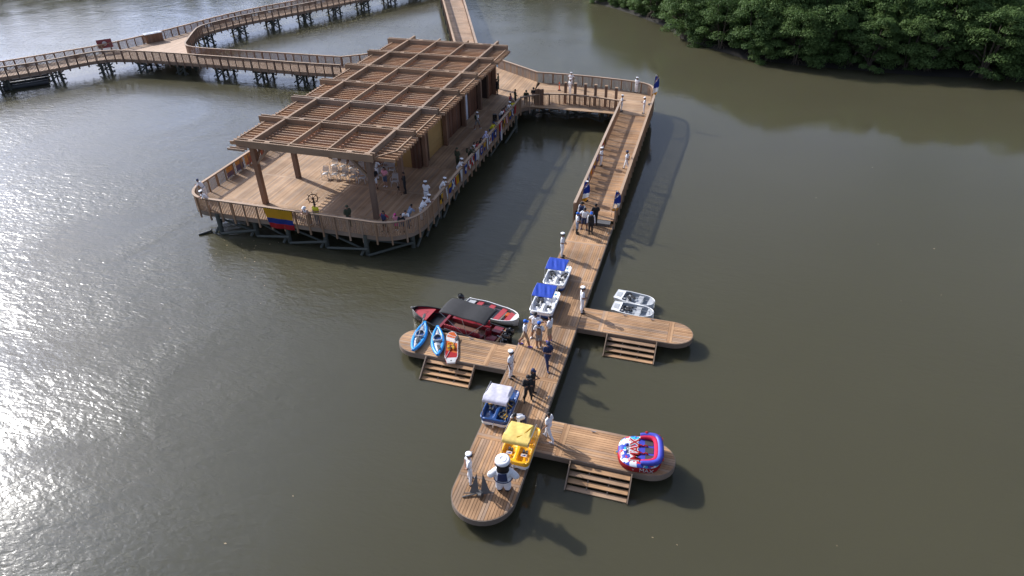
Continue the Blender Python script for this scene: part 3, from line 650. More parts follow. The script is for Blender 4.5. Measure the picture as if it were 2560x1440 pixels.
def crown_mesh(seed, R, H, nclump, nleaf, lsz):
    r = np.random.default_rng(seed); V = []; T = []
    for c in range(nclump):
        a = r.uniform(0, 2*np.pi); hgt = r.uniform(0, 1)**.8
        rad = R*(.35+.65*math.sqrt(max(0, 1-(hgt*1.02-.35)**2/.55)))*r.uniform(.55, 1.0)
        cc = np.array([math.cos(a)*rad, math.sin(a)*rad, .35+hgt*(H-1.0)]); cr = r.uniform(.55, 1.2)*R/3.0*1.2
        tone = r.uniform(0, .6)
        d = r.normal(size=(nleaf, 3)); d /= np.linalg.norm(d, axis=1)[:, None]; d[:, 2] = np.abs(d[:, 2])-.2
        p = cc+d*cr*(r.uniform(.55, 1.05, (nleaf, 1)))*np.array([1, 1, .75])
        nrm = d*1.0+r.normal(size=(nleaf, 3))*.5+np.array([0, 0, .35]); nrm /= np.linalg.norm(nrm, axis=1)[:, None]
        tx = np.cross(nrm, r.normal(size=(nleaf, 3))); tx /= np.linalg.norm(tx, axis=1)[:, None]; ty = np.cross(nrm, tx)
        s = lsz*r.uniform(.6, 1.3, (nleaf, 1))
        V.append(np.stack([p-tx*s, p-ty*s*.55, p+tx*s, p+ty*s*.55], 1).reshape(-1, 3)); T.append(np.repeat(np.clip(tone+r.uniform(0, .45, nleaf), 0, 1), 4))
    V = np.concatenate(V); T = np.concatenate(T); n = len(V)//4
    me = bpy.data.meshes.new('crown'); me.vertices.add(len(V)); me.vertices.foreach_set('co', V.ravel()); me.loops.add(n*4); me.loops.foreach_set('vertex_index', np.arange(n*4)); me.polygons.add(n)
    me.polygons.foreach_set('loop_start', np.arange(n)*4); me.polygons.foreach_set('loop_total', np.full(n, 4)); me.materials.append(m_leaf)
    at = me.attributes.new('tint', 'FLOAT', 'POINT'); at.data.foreach_set('value', T.astype(np.float32)); me.update(); me.validate(); return me
def trunk_mesh(seed, H):
    r = random.Random(seed); mb = MB()
    for k in range(3):
        a = r.uniform(0, 6.3); x, y = math.cos(a), math.sin(a); mb.tube([(x*.2, y*.2, -.3), (x*.3, y*.3, 1.2), (x*.9, y*.9, H*.5), (x*1.3, y*1.3, H*.85)], [.14, .13, .09, .03], 6)
        for j in range(4):
            b_ = a+r.uniform(-1.3, 1.3); z = r.uniform(1.5, H*.6); mb.tube([(x*.5, y*.5, z), (x*.5+math.cos(b_)*.9, y*.5+math.sin(b_)*.9, z+.9), (x*.5+math.cos(b_)*1.9, y*.5+math.sin(b_)*1.9, z+1.4)], [.06, .045, .015], 5)
    for k in range(9):
        a = r.uniform(0, 6.3); d = r.uniform(.8, 1.6); mb.tube([(0, 0, r.uniform(.9, 1.6)), (math.cos(a)*d*.6, math.sin(a)*d*.6, .9), (math.cos(a)*d, math.sin(a)*d, -.5)], [.05, .04, .035], 5)
    return mb.mesh('trunk', m_bark, True)
protos = [(crown_mesh(11+i, 2.7+.25*i, 7.6+.5*i, 60, 300, .125), trunk_mesh(i, 7+.4*i)) for i in range(4)]
ln = bank; rt = random.Random(5)
def tree(x, y, s, k):
    t = thing('mangrove_tree', 'dense dark green mangrove tree in the thicket on the mud bank', 'tree', (x, y, .1 if s > .9 else -.35), rt.uniform(0, 6.3), 'mangrove trees along the bank')
    t.scale = (s*rt.uniform(.92, 1.1), s*rt.uniform(.92, 1.1), s); obj('crown', protos[k][0], t); obj('trunk', protos[k][1], t)
full = bk[1:-1]
for p, d in resample([Vector((q.x, q.y, 0)) for q in full], 3.3):
    n = Vector((-d.y, d.x, 0))
    for row in range(4):
        q = p+n*(1.9+row*3.6+rt.uniform(-.7, .7))+d*rt.uniform(-1.2, 1.2)
        if q.x > 66 or q.y > 150: continue
        if q.x < -12 and row == 0: tree(q.x, q.y, rt.uniform(.4, .6), rt.randrange(4)); continue
        tree(q.x, q.y, (rt.uniform(.72, .95) if row == 0 else rt.uniform(.95, 1.2)), rt.randrange(4))
# far wood beyond the frame's top edge (seen mirrored in the water)
b = MB(); rr = np.random.default_rng(3)
Vf = []
for pq, dq in resample([Vector((x, y, 0)) for x, y in FARL[1:]], 4.6):
    for rw in range(2):
        cx, cy = pq.x-rw*2+rr.uniform(-1.5, 1.5), pq.y+4+rw*6+rr.uniform(-1.5, 1.5); hh = rr.uniform(10, 15); n = 600
        d = rr.normal(size=(n, 3)); d /= np.linalg.norm(d, axis=1)[:, None]; p = np.array([cx, cy, hh*.52])+d*np.array([3.6, 3.6, hh*.5])*rr.uniform(.7, 1.05, (n, 1))
        tx = rr.normal(size=(n, 3))*.5; ty = rr.normal(size=(n, 3))*.5; Vf.append(np.stack([p-tx, p-ty, p+tx, p+ty], 1).reshape(-1, 3))
Vf = np.concatenate(Vf); n = len(Vf)//4; me = bpy.data.meshes.new('far_wood'); me.from_pydata(Vf.tolist(), [], [(4*i, 4*i+1, 4*i+2, 4*i+3) for i in range(n)]); me.materials.append(m_leaf)
tag(obj('far_wood', me), 'far dark green wood mirrored in the river', 'trees', kind='stuff')

# ---------------------------------------------------------------- small craft
def sm(a, b, x): t = min(1, max(0, (x-a)/(b-a))); return t*t*(3-2*t)
def pedal_boat(label, u, v0, hull_m, deck_m, canopy_m, kind, w=1.36, ln=2.25, vest=None):
    t = thing('pedal_boat', label, 'pedal boat', (u, v0, ZK), 0); hw = w/2
    def half(y):      # plan half width, y 0 (near end) .. 1
        e = .12; k = min(y, 1-y)/e
        return hw*(1 if k >= 1 else (.80+.20*math.sqrt(max(0, 1-(1-k)**2))))
    # lower hull: two floats
    mb = MB()
    for s in (-1, 1):
        mb.grid(lambda a, q, s=s: (lambda y, ang: (s*hw*.56+math.cos(ang)*hw*.40*(.55+.45*math.sin(math.pi*min(1, max(.0, q))))**.5, ln*q*.97+.03, .13+math.sin(ang)*.13*(.35+.65*math.sin(math.pi*(.08+.84*q))**.5)))(q, 2*math.pi*a), 14, 12, close_u=True)
    mb.box((-hw*.9, .2, .14), (hw*.9, ln-.15, .24))
    mb.grid(lambda a, q: (-half(a)*.985, a*ln, .34-.2*q), 30, 2); mb.grid(lambda a, q: (half(a)*.985, a*ln, .34-.2*q), 30, 2); mb.grid(lambda a, q: ((a*2-1)*half(0), .005, .34-.2*q), 10, 2)
    mb.build('float_hull', hull_m, t, True)
    def hz(x, y):     # moulded upper deck height
        ax = abs(x)/hw; z = .5
        rim = sm(.80, .93, ax); end = max(sm(.10, .03, y), sm(.93, .98, y)); rim = max(rim, end)
        foot = (1-sm(.40, .50, y))*(sm(.05, .12, y)); ridge = 1-sm(.10, .24, ax)
        z0 = .30+.20*ridge*(1-.3*sm(.3, .0, y))+.13*math.exp(-((ax-.52)/.17)**2-((y-.33)/.075)**2)
        seat = sm(.42, .46, y)*(1-sm(.60, .64, y)); backr = sm(.62, .65, y)*(1-sm(.70, .75, y)); rear = sm(.72, .78, y)
        z0 = z0*(1-sm(.41, .46, y))+sm(.41, .46, y)*.40
        z0 += backr*.24*(1-.7*ridge); z0 = z0*(1-rear)+rear*.47
        z0 -= .07*seat*math.exp(-((ax-.5)/.22)**2)
        return z0*(1-rim)+.53*rim
    mb = MB()
    mb.grid(lambda a, q: (lambda x: (x, q*ln, hz(x, q)))((a*2-1)*half(q)), 44, 56)
    rimp = [(half(q)*1, q) for q in [i/30 for i in range(31)]]
    for s in (-1, 1):
        mb.tube([(s*x, q*ln, .50) for x, q in rimp], .05, 8)
    mb.tube([(x, 0, .5) for x in np.linspace(-half(0), half(0), 9)], .05, 8); mb.tube([(x, ln, .5) for x in np.linspace(-half(1), half(1), 9)], .05, 8)
    mb.grid(lambda a, q: (lambda s, y: (s*half(y)*1.01, y*ln, .5-.2*q))(1, a), 30, 2); mb.grid(lambda a, q: (-half(a)*1.01, a*ln, .5-.2*q), 30, 2)
    mb.grid(lambda a, q: ((a*2-1)*half(0), 0-.005, .5-.2*q), 10, 2); mb.grid(lambda a, q: ((a*2-1)*half(1), ln+.005, .5-.2*q), 10, 2)
    mb.build('deck_shell', deck_m, t, True)
    # canopy
    zc = 1.42; y0, y1 = .26, 1.58
    mb = MB(); rr_ = random.Random(int(v0*10))
    ph = [rr_.uniform(0, 6) for _ in range(4)]
    if kind == 'flat':
        fn = lambda a, q: ((a*2-1)*hw*.9, y0+(y1-y0)*q, zc+.05*math.sin(math.pi*q)+.03*q+.02*math.sin(16*a+5*q+ph[0])*math.sin(math.pi*q)*(1-q*.6)+.009*math.sin(29*a+8*q+ph[1])*math.sin(math.pi*q))
    else:
        fn = lambda a, q: ((a*2-1)*hw*.92*(1 if q > .1 else .97), y0-.05+(y1-y0+.15)*q, zc+.02+.10*math.sin(math.pi*min(1, q*.9+.12))-.32*sm(.86, 1.0, q)-.12*sm(.06, 0, q)-.2*(sm(.90, 1, a)+sm(.10, 0, a))*sm(.2, .6, q)+.010*math.sin(15*a+6*q+ph[2])*math.sin(math.pi*q))
    mb.grid(fn, 40, 24)
    c = mb.build('canopy', canopy_m, t, True); md = c.modifiers.new('thick', 'SOLIDIFY'); md.thickness = .012
    xs = hw*.9
    for s in (-1, 1):
        for ya, yb in ((.12, y0+.02), (ln*.80, y1-.05)):
            mb = MB(); mb.tube([(s*xs*.92, ya, .5), (s*xs, (ya+yb)/2, 1.0), (s*xs, yb, zc)], .014, 6); mb.build('canopy_pole', m_metal, t)
        mb = MB(); mb.tube([(s*xs, y0-.02, zc-.01), (s*xs*1.02, (y0+y1)/2, zc+.05), (s*xs*1.02, y1+.05, zc), (s*xs*1.01, y1+.22, zc-.35)], .016, 6); mb.build('canopy_rail', m_metal, t)
    for s in (-1, 1):
        mb = MB(); mb.box((s*.5*hw-.11, .30*ln, .36), (s*.5*hw-.03, .37*ln, .50)); mb.box((s*.5*hw+.03, .28*ln, .40), (s*.5*hw+.11, .34*ln, .54)); mb.tube([(s*.5*hw-.12, .33*ln, .45), (s*.5*hw+.12, .33*ln, .45)], .015, 6); mb.build('pedals', m_dk, t)
    mb = MB(); mb.tube([(0, .47*ln, .42), (0, .45*ln, .62)], .012, 6); mb.tube([(-.07, .45*ln, .62), (.07, .45*ln, .62)], .016, 6); mb.build('steering_lever', m_metal, t)
    mb = MB(); mb.box((-.015, -.13, .08), (.015, .05, .34)); mb.build('rudder', m_white, t)
    return t
pb1 = pedal_boat('blue-canopied white pedal boat on the dock, nearer the sailor before the ramp', -7.88, 34.12, m_blueh, m_white, m_cblue, 'flat')
pb2 = pedal_boat('blue-canopied white pedal boat on the dock, right beside the group in white shirts', -7.92, 31.12, m_blueh, m_white, m_cblue, 'flat')
pb3 = pedal_boat('dark blue pedal boat with white canopy and life vests on its seats', -7.9, 22.1, m_white, m_navy, m_cwhite, 'dome')
pb4 = pedal_boat('bright yellow pedal boat with pale yellow canopy beside the sailor mascot costume', -6.24, 19.9, m_white, m_yel, m_cyel, 'dome')
mb = MB(); mb.tube([(.48, 1.3, 1.51), (.35, 1.0, 1.525), (.22, .7, 1.52), (.0, .55, 1.52)], .028, 6); mb.build('canopy_strap', FC['yellow'], pb4)
for i, (x, y, r) in enumerate(((-.36, .5, 12), (.33, .52, -10))):
    mb = MB(); mb.box((x-.13, y-.08, .455), (x+.13, y+.08, .462)); o = mb.build('sticker', FC['white'], pb4); mb = MB(); mb.add([(x-.1, y-.05, .465), (x+.1, y-.03, .465), (x+.05, y+.05, .465)], [(0, 1, 2)]); mb.build('sticker_mark', FC['blue'], o)
for p_, (x, y) in ((pb1, (.42, 2.02)), (pb2, (.42, 2.02))): mb = MB(); mb.lathe([(.07, .472), (.07, .478)], 14, (x, y, 0)); mb.build('sticker', FC['cyan'], p_)
def life_vest(label, u, v, z, col, rz=0, yellow=False, group=None, cat='life vest', s=1.0):
    t = thing('life_vest', label, cat, (u, v, z), rz, group); rq = random.Random(int(u*100+v*37))
    for sx in (-1, 1):
        mb = MB(); mb.grid(lambda a, q, sx=sx: (s*(sx*.13+math.cos(6.283*a)*.10*math.sin(math.pi*(.06+.88*q))**.4), s*(q*.5-.25), s*(.075+math.sin(6.283*a)*.06*math.sin(math.pi*(.06+.88*q))**.4+.03*math.sin(5*q+sx))), 12, 8, close_u=True); mb.build('front_panel', col, t, True)
    mb = MB(); mb.grid(lambda a, q: (s*(math.cos(math.pi*q)*.17), s*(.22+math.sin(math.pi*q)*.13+math.cos(6.283*a)*.05), s*(.1+math.sin(6.283*a)*.045)), 10, 10, close_u=True); mb.build('collar', col, t, True)
    for y in (-.12, .05): mb = MB(); mb.box((-.24*s, (y-.02)*s, .135*s), (.24*s, (y+.02)*s, .145*s)); mb.build('strap', FC['yellow'] if yellow else m_dk, t)
    return t
life_vest('black life vest on the left seat of the farther blue-canopied pedal boat', -8.2, 35.28, ZK+.44, m_life, .5, group='life vests left on boats', s=.8)
life_vest('black life vest on the right seat of the farther blue-canopied pedal boat', -7.45, 35.25, ZK+.44, m_life, -.4, group='life vests left on boats', s=.8)
life_vest('black life vest in the blue-canopied pedal boat behind the group in white', -8.22, 32.25, ZK+.44, m_life, .2, group='life vests left on boats', s=.9)
life_vest('black and yellow life vest on the left seat of the dark blue pedal boat', -8.25, 23.2, ZK+.45, m_life, .3, True, 'life vests left on boats')
life_vest('black and yellow life vest on the right seat of the dark blue pedal boat', -7.5, 23.2, ZK+.45, m_life, -.6, True, 'life vests left on boats')
life_vest('black and yellow life vest in the footwell of the dark blue pedal boat', -7.45, 22.55, ZK+.36, m_life, 1.2, True, 'life vests left on boats', s=.9)

def hull(t, L, W, gz, mats, bow=.42, stern=.88, wall=.06, floor=.16, keel=-.15, bowup=.18, rim=.035, name='hull', round_bow=0.0):
    """open boat along +Y (bow at y=L): outer shell, inner shell, gunwale rim"""
    def hw(q):
        k = q; w = stern+(1-stern)*sm(0, .35, k)
        e = 1-((k-bow)/(1-bow))**2.2 if k > bow else 1
        return W/2*w*(max(0, e)**.75*(1-round_bow)+round_bow*math.sqrt(max(0, e)))
    gun = lambda q: gz+bowup*sm(.55, 1, q)
    def outer(a, q):
        y = q*.998; s = a*2-1; w = hw(y); k = abs(s)
        return (math.copysign(w*math.sin(k*math.pi/2)**.8 if k > 0 else 0, s), y*L, keel*(1-sm(.7, 1, q)*.6)+(gun(y)-keel*(1-sm(.7, 1, q)*.6))*(1-math.cos(k*math.pi/2))**1.0)
    mb = MB(); mb.grid(outer, 21, 28)
    st = [outer(i/20, 0) for i in range(21)]; mb.add(st, [tuple(range(21))])
    mb.build(name, mats[0], t, True)
    def inn(a, q):
        y = .03+q*(1-.03-.05); s = a*2-1; w = max(.01, hw(y)-wall); k = abs(s)
        return (s/k*w*min(1, k*1.25) if k else 0, y*L, floor if k < .8 else floor+(gun(y)-floor)*(k-.8)/.2)
    mb = MB(); mb.grid(inn, 21, 28); mb.build('inner_shell', mats[1], t, True)
    mb = MB()
    for s in (-1, 1): mb.tube([(s*hw(q), q*L, gun(q)) for q in np.linspace(0, .998, 26)], rim, 6)
    mb.tube([(x, 0, gun(0)) for x in np.linspace(-hw(0), hw(0), 5)], rim, 6); mb.build('gunwale', mats[2], t, True)
    return hw, gun
def outboard(t, x, y, z, s=1.0, tilt=0.0, name='outboard_motor'):
    e = obj(name, None, t, loc=(x, y, z), rot=(tilt, 0, 0))
    mb = MB(); mb.grid(lambda a, q: (math.cos(6.283*a)*.15*s*math.sin(math.pi*(.1+.8*q))**.35, -.05*s+math.sin(6.283*a)*.24*s*math.sin(math.pi*(.1+.8*q))**.35-.08*s, (.05+.42*q)*s), 16, 9, close_u=True)
    mb.lathe([(.1*s, .46*s), (.02*s, .475*s)], 12, (0, -.13*s, 0)); c = mb.build('cowling', m_engine, e, True)
    mb = MB(); mb.box((-.06*s, -.2*s, -.55*s), (.06*s, -.03*s, .08*s)); mb.box((-.02*s, -.3*s, -.75*s), (.02*s, -.0, -.5*s)); mb.build('leg', m_dk, e)
    mb = MB(); mb.box((-.1*s, -.04*s, -.12*s), (.1*s, .06*s, .06*s)); mb.tube([(0, .0, .12*s), (0, .35*s, .2*s)], .018, 6); mb.build('bracket', m_metal, e)
    mb = MB(); mb.box((-.145*s, -.25*s, .2*s), (.145*s, .02*s, .23*s)); mb.build('cowling_band', m_grey, e)
    return e
# motorboat
A, B_ = Vector((-9.75, 29.28, 0)), Vector((-15.72, 30.22, 0)); d = B_-A
t = thing('motorboat', 'black and red motorboat with black canopy moored behind the kayaks', 'motorboat', A, math.atan2(-d.x, d.y)); L = d.length
hw, gun = hull(t, L, 1.75, .5, (m_blk, m_redb, m_blk), bow=.5, bowup=.22, floor=.2, rim=.045)
def flatdeck(t, q0, q1, z, matl, name, L, hw, inset=.09, n=10, th=.04):
    mb = MB(); qs = [q0+(q1-q0)*i/n for i in range(n+1)]
    pts = [(max(.01, hw(q)-inset), q*L) for q in qs]; pl = [(x, y) for x, y in pts]+[(-x, y) for x, y in pts[::-1]]; mb.prism(pl, z-th, z); return mb.build(name, matl, t)
fd = flatdeck(t, .78, .965, .6, m_red, 'bow_deck', L, hw)
mb = MB(); mb.box((-.2, L*.83, .6), (.2, L*.832, .606)); mb.box((-.2, L*.87, .6), (-.19, L*.83, .606)); mb.box((.15, L*.82, .6), (.16, L*.86, .606)); mb.build('hatch_seam', m_blk, fd)
flatdeck(t, .62, .78, .24, m_blk, 'well_floor', L, hw); flatdeck(t, .60, .625, .52, m_redb, 'bulkhead_deck', L, hw, th=.3)
flatdeck(t, .08, .6, .23, mat('boat_floor', (.12, .05, .03), .6), 'cabin_floor', L, hw)
for s in (-1, 1):
    mb = MB(); mb.box((s*.52-.16, L*.16, .24), (s*.52+.16, L*.57, .5)); mb.build('bench', m_redb, t)
    mb = MB()
    for k in range(14): mb.box((s*.68-.04, L*.18+k*.17, .5), (s*.68+.04, L*.18+k*.17+.12, .78))
    mb.build('bench_back', m_red, t)
mb = MB(); mb.grid(lambda a, q: (math.cos(6.283*a)*.2*(1 if q < .5 else .9), L*.14+math.sin(6.283*a)*.2, .3+.42*q), 12, 4, close_u=True); mb.lathe([(.2, .7), (.02, .76)], 12, (0, L*.14, 0)); mb.build('helm_seat', m_redb, t, True)
mb = MB(); mb.prism([(-.7, -.05), (.7, -.05), (.7, .06), (-.7, .06)], .1, .56); mb.build('transom', w_dock_x, t)
mb = MB(); mb.box((-.72, L*.03, .3), (-.18, L*.12, .52)); mb.box((.18, L*.03, .3), (.72, L*.12, .52)); mb.build('stern_locker', m_redb, t)
mb = MB(); W2 = .78
mb.grid(lambda a, q: ((a*2-1)*W2, L*.1+q*L*.50, 1.66+.09*math.sin(math.pi*a)**.6+.04*math.sin(math.pi*q*2)**2-.06*sm(.12, 0, q)-.05*sm(.92, 1, q)), 20, 22)
o = mb.build('canopy', m_canv, t, True); md = o.modifiers.new('thick', 'SOLIDIFY'); md.thickness = .03
for s in (-1, 1):
    for ya, yb in ((.30, .12), (.30, .35), (.34, .58)): mb = MB(); mb.tube([(s*.8, L*ya, .52), (s*W2, L*yb, 1.62)], .016, 6); mb.build('canopy_pole', m_metal, t)
mb = MB(); mb.tube([(.84, L*.2, .56), (.86, L*.4, .58), (.84, L*.55, .6)], .02, 6); mb.build('grab_rail', m_metal, t); mb = MB(); mb.tube([(-.84, L*.2, .56), (-.86, L*.4, .58), (-.84, L*.55, .6)], .02, 6); mb.build('grab_rail', m_metal, t)
lt = text_mesh('77', .2, .004, FC['white']); obj('number_marking', lt, t, loc=(.70, L*.26, .508), rot=(0, 0, R_(90)))
outboard(t, -.3, -.28, .5, 1.15); outboard(t, .25, -.28, .5, 1.15)
mb = MB(); mb.tube([(0, -.05, .5), (0, -.3, .45)], .03, 6); mb.tube([(-.5, -.02, .3), (-.2, -.25, .5)], .015, 6); mb.build('fuel_line', m_blk, t)
mb = MB(); mb.grid(lambda a, q: (math.cos(6.283*a)*.09*math.sin(math.pi*(.05+.9*q))**.5, L*.985-.1+q*.28, .72+math.sin(6.283*a)*.08*math.sin(math.pi*(.05+.9*q))**.5), 10, 8, close_u=True); mb.build('bow_cover', m_dk, t, True)
# skiff
A, B_ = Vector((-12.95, 32.02, 0)), Vector((-9.28, 31.12, 0)); d = B_-A
t = thing('skiff', 'grey open skiff with red bench seats moored alongside the motorboat', 'skiff', A, math.atan2(-d.x, d.y)); L = d.length
m_gin = mat('skiff_grey', (.2, .21, .2), .5)
hw, gun = hull(t, L, 1.42, .42, (m_white, m_gin, m_white), bow=.6, stern=.72, bowup=.1, floor=.12, rim=.03, round_bow=.85)
flatdeck(t, .02, .14, .38, m_grey, 'stern_deck', L, hw); flatdeck(t, .80, .9, .40, m_red, 'bow_seat', L, hw, .12); flatdeck(t, .9, .975, .47, m_white, 'bow_deck', L, hw, .04)
for q in (.18, .40, .62): flatdeck(t, q, q+.09, .36, m_red, 'bench', L, hw, .06, 2)
mb = MB(); mb.box((-.42, L*.74, .14), (-.1, L*.79, .36)); mb.build('fuel_tank', FC['orange'], t)
outboard(t, 0, -.12, .45, 1.0, R_(12))
# dinghies
for i, (A, B_) in enumerate(((Vector((-4.12, 35.42, 0)), Vector((-1.7, 35.0, 0))), (Vector((-4.1, 34.12, 0)), Vector((-1.62, 33.88, 0))))):
    d = B_-A; t = thing('dinghy', ('small white rowing dinghy with grey interior, farther from the dock arm', 'small white rowing dinghy with grey interior, tied against the dock arm')[i], 'dinghy', A, math.atan2(-d.x, d.y), 'rowing dinghies'); L = d.length
    hw, gun = hull(t, L, 1.12, .40, (m_white, mat('dinghy_grey_%d' % i, (.33, .36, .4), .5), m_white), bow=.66, stern=.80, bowup=.04, floor=.1, rim=.03, round_bow=.9)
    flatdeck(t, .0, .20, .41, m_white, 'stern_seat', L, hw, .02); flatdeck(t, .03, .15, .425, m_grey, 'stern_pad', L, hw, .22, 3, .012)
    flatdeck(t, .56, .68, .34, m_grey, 'thwart', L, hw, .05, 2); flatdeck(t, .84, .965, .42, m_grey, 'bow_deck', L, hw, .05); flatdeck(t, .30, .36, .3, m_grey, 'foot_rest', L, hw, .2, 2)
    mb = MB(); mb.tube([(.2, L*.25, .35), (-.38, L*.72, .43)], .018, 6); mb.box((.17, L*.16, .33), (.27, L*.26, .36)); mb.build('oar', FC['white'], t)
    mb = MB(); mb.tube([(.0, L*.97, .45), (.25, L*.99, .2), (.9 if i else 1.3, L*.97, .55)], .014, 5); mb.build('mooring_line', FC['white'], t)
    q = t.matrix_basis @ Vector((.08, L*.40, .33)); life_vest(('pile of black life vests in the dinghy farther from the dock arm', 'pile of black life vests in the dinghy tied against the dock arm')[i], q.x, q.y, .36, m_life, .6+i, group='life vests left on boats', s=1.05)

# kayaks and paddleboard on the arm
m_kblue = mat('kayak_blue', (.01, .27, .68), .35, coat=.3, var=.08); m_kgrey = mat('kayak_grey', (.3, .31, .34), .45, var=.2)
def kayak(label, A, B_, ww, hasp):
    d = B_-A; t = thing('kayak', label, 'kayak', A, math.atan2(-d.x, d.y), 'inflatable kayaks'); L = d.length
    hw = lambda q: ww/2*math.sin(math.pi*min(1, max(0, q)))**.62
    for s in (-1, 1):
        qs = np.linspace(.015, .985, 24); mb = MB(); mb.tube([(s*max(.03, hw(q)-.11), q*L, .17+.2*abs(q-.5)**2*2.2) for q in qs], [.10*(.45+.55*math.sin(math.pi*q)**.5)+.01 for q in qs], 12); mb.build('side_tube', m_kblue, t, True)
        for q in (.15, .3, .7, .85): mb = MB(); mb.lathe([(.02, 0), (.02, .012)], 8, (s*(hw(q)-.06), q*L, .25+.1*abs(q-.5))); mb.build('fitting', m_blk, t)
    mb = MB(); qs = [i/16 for i in range(1, 16)]; pl = [(max(.02, hw(q)-.12), q*L) for q in qs]; mb.prism(pl+[(-x, y) for x, y in pl[::-1]], .07, .13); mb.build('floor', m_kgrey, t)
    for q0, q1 in ((.06, .42), (.68, .95)):
        mb = MB(); mb.grid(lambda a, q: (lambda y: ((a*2-1)*max(.02, hw(y)-.14), y*L, .2+.09*math.sin(math.pi*a)+.012*math.sin(25*q+9*a)))(q0+(q1-q0)*q), 10, 14); mb.build('spray_deck', m_kgrey, t, True)
    mb = MB(); mb.grid(lambda a, q: (math.cos(6.283*a)*(.25+.035*math.cos(6.283*q)), L*.56+math.sin(6.283*a)*(.36+.035*math.cos(6.283*q)), .27+.035*math.sin(6.283*q)), 24, 9, close_u=True); mb.build('cockpit_ring', m_kgrey, t, True)
    mb = MB(); mb.box((-.2, L*.5, .13), (.2, L*.64, .16)); mb.build('seat', m_navy, t); mb = MB(); mb.grid(lambda a, q: ((a*2-1)*.24, L*.46-.04*math.cos(3.14*(a-.5)), .14+.24*q), 8, 4); o = mb.build('seat_back', m_kgrey, t, True); md = o.modifiers.new('t', 'SOLIDIFY'); md.thickness = .06
    return t
k1 = kayak('blue and grey inflatable kayak at the rounded tip of the dock arm', Vector((-13.85, 26.12, ZK)), Vector((-14.22, 28.78, ZK)), .82, True)
k2 = kayak('blue and grey inflatable kayak lying next to the orange paddleboard', Vector((-12.38, 26.1, ZK)), Vector((-13.38, 28.6, ZK)), .80, False)
def paddle(label, a, b_, z, both=True):
    d = b_-a; t = thing('paddle', label, 'paddle', a, math.atan2(-d.x, d.y)); t.rotation_euler = (math.atan2(z[1]-z[0], d.to_2d().length), 0, math.atan2(-d.x, d.y)); L = d.length
    mb = MB(); mb.tube([(0, 0, 0), (0, L, 0)], .016, 6); mb.build('shaft', m_grey, t)
    for y, s in ((0, -1), (L, 1))[0 if both else 1:]:
        mb = MB(); mb.grid(lambda a_, q: ((a_*2-1)*.085*math.sin(math.pi*(.12+.8*q))**.6, y+s*q*.42, .01+.012*(a_-.5)**2), 7, 8); o = mb.build('blade', m_dk, t, True); md = o.modifiers.new('t', 'SOLIDIFY'); md.thickness = .012
    return t
paddle('grey paddle laid along the kayak at the tip of the dock arm', Vector((-14.0, 27.2, ZK+.33)), Vector((-14.3, 28.75, ZK+.5)), (.33, .5))
paddle('grey paddle lying between the two kayaks', Vector((-12.7, 26.9, ZK+.3)), Vector((-13.75, 28.2, ZK+.2)), (.3, .2))
A, B_ = Vector((-11.55, 25.92, ZK)), Vector((-12.48, 28.5, ZK)); d = B_-A
t = thing('paddleboard', 'orange, white and red stand-up paddleboard on the dock arm', 'paddleboard', A, math.atan2(-d.x, d.y)); L = d.length
hwb = lambda q: .37*(.62+.38*sm(0, .22, q))*(1 if q < .6 else math.sqrt(max(0, 1-((q-.6)/.4)**2.4)))
qs = [i/40 for i in range(41)]; mb = MB(); pl = [(max(.01, hwb(q)), q*L) for q in qs]; mb.prism(pl+[(-x, y) for x, y in pl[::-1]], .02, .12); mb.build('board', FC['white'], t)
mb = MB(); ribbon(mb, [Vector((x, y, 0)) for x, y in pl], .02, .03, .075); ribbon(mb, [Vector((-x, y, 0)) for x, y in pl], .02, .03, .075); mb.build('side_stripe', FC['red'], t)
def supcol(a, q):
    y = q+.12*(a-.5)
    return 3 if q < .13 else (1 if y < .33 else 0 if y < .62 else 0 if y < .66 else 3 if y < .72 else 2 if y < .76 else 3 if y < .80 else 0 if y < .86 else 3 if y < .88 else 0)
mb = MB(); mb.grid(lambda a, q: ((a*2-1)*max(.01, hwb(.02+.95*q)-.045), L*(.02+.95*q), .124), 14, 60, mfn=supcol); mb.build('deck_pad', [FC['orange'], FC['red'], mat('sup_pale', (.6, .5, .45), .6), FC['white']], t)
mb = MB(); mb.lathe([(.035, .125), (.035, .14)], 10, (0, .16, 0)); mb.build('valve', m_blk, t)
paddle('black paddle lying across the orange paddleboard', Vector((-11.95, 26.1, ZK+.15)), Vector((-11.98, 27.75, ZK+.16)), (.15, .16), False)
mid = A.lerp(B_, .45); life_vest('bright yellow life vest on the orange paddleboard', mid.x-.02, mid.y, ZK+.13, FC['yellow'], .5, False, 'life vests left on boats', s=.95)

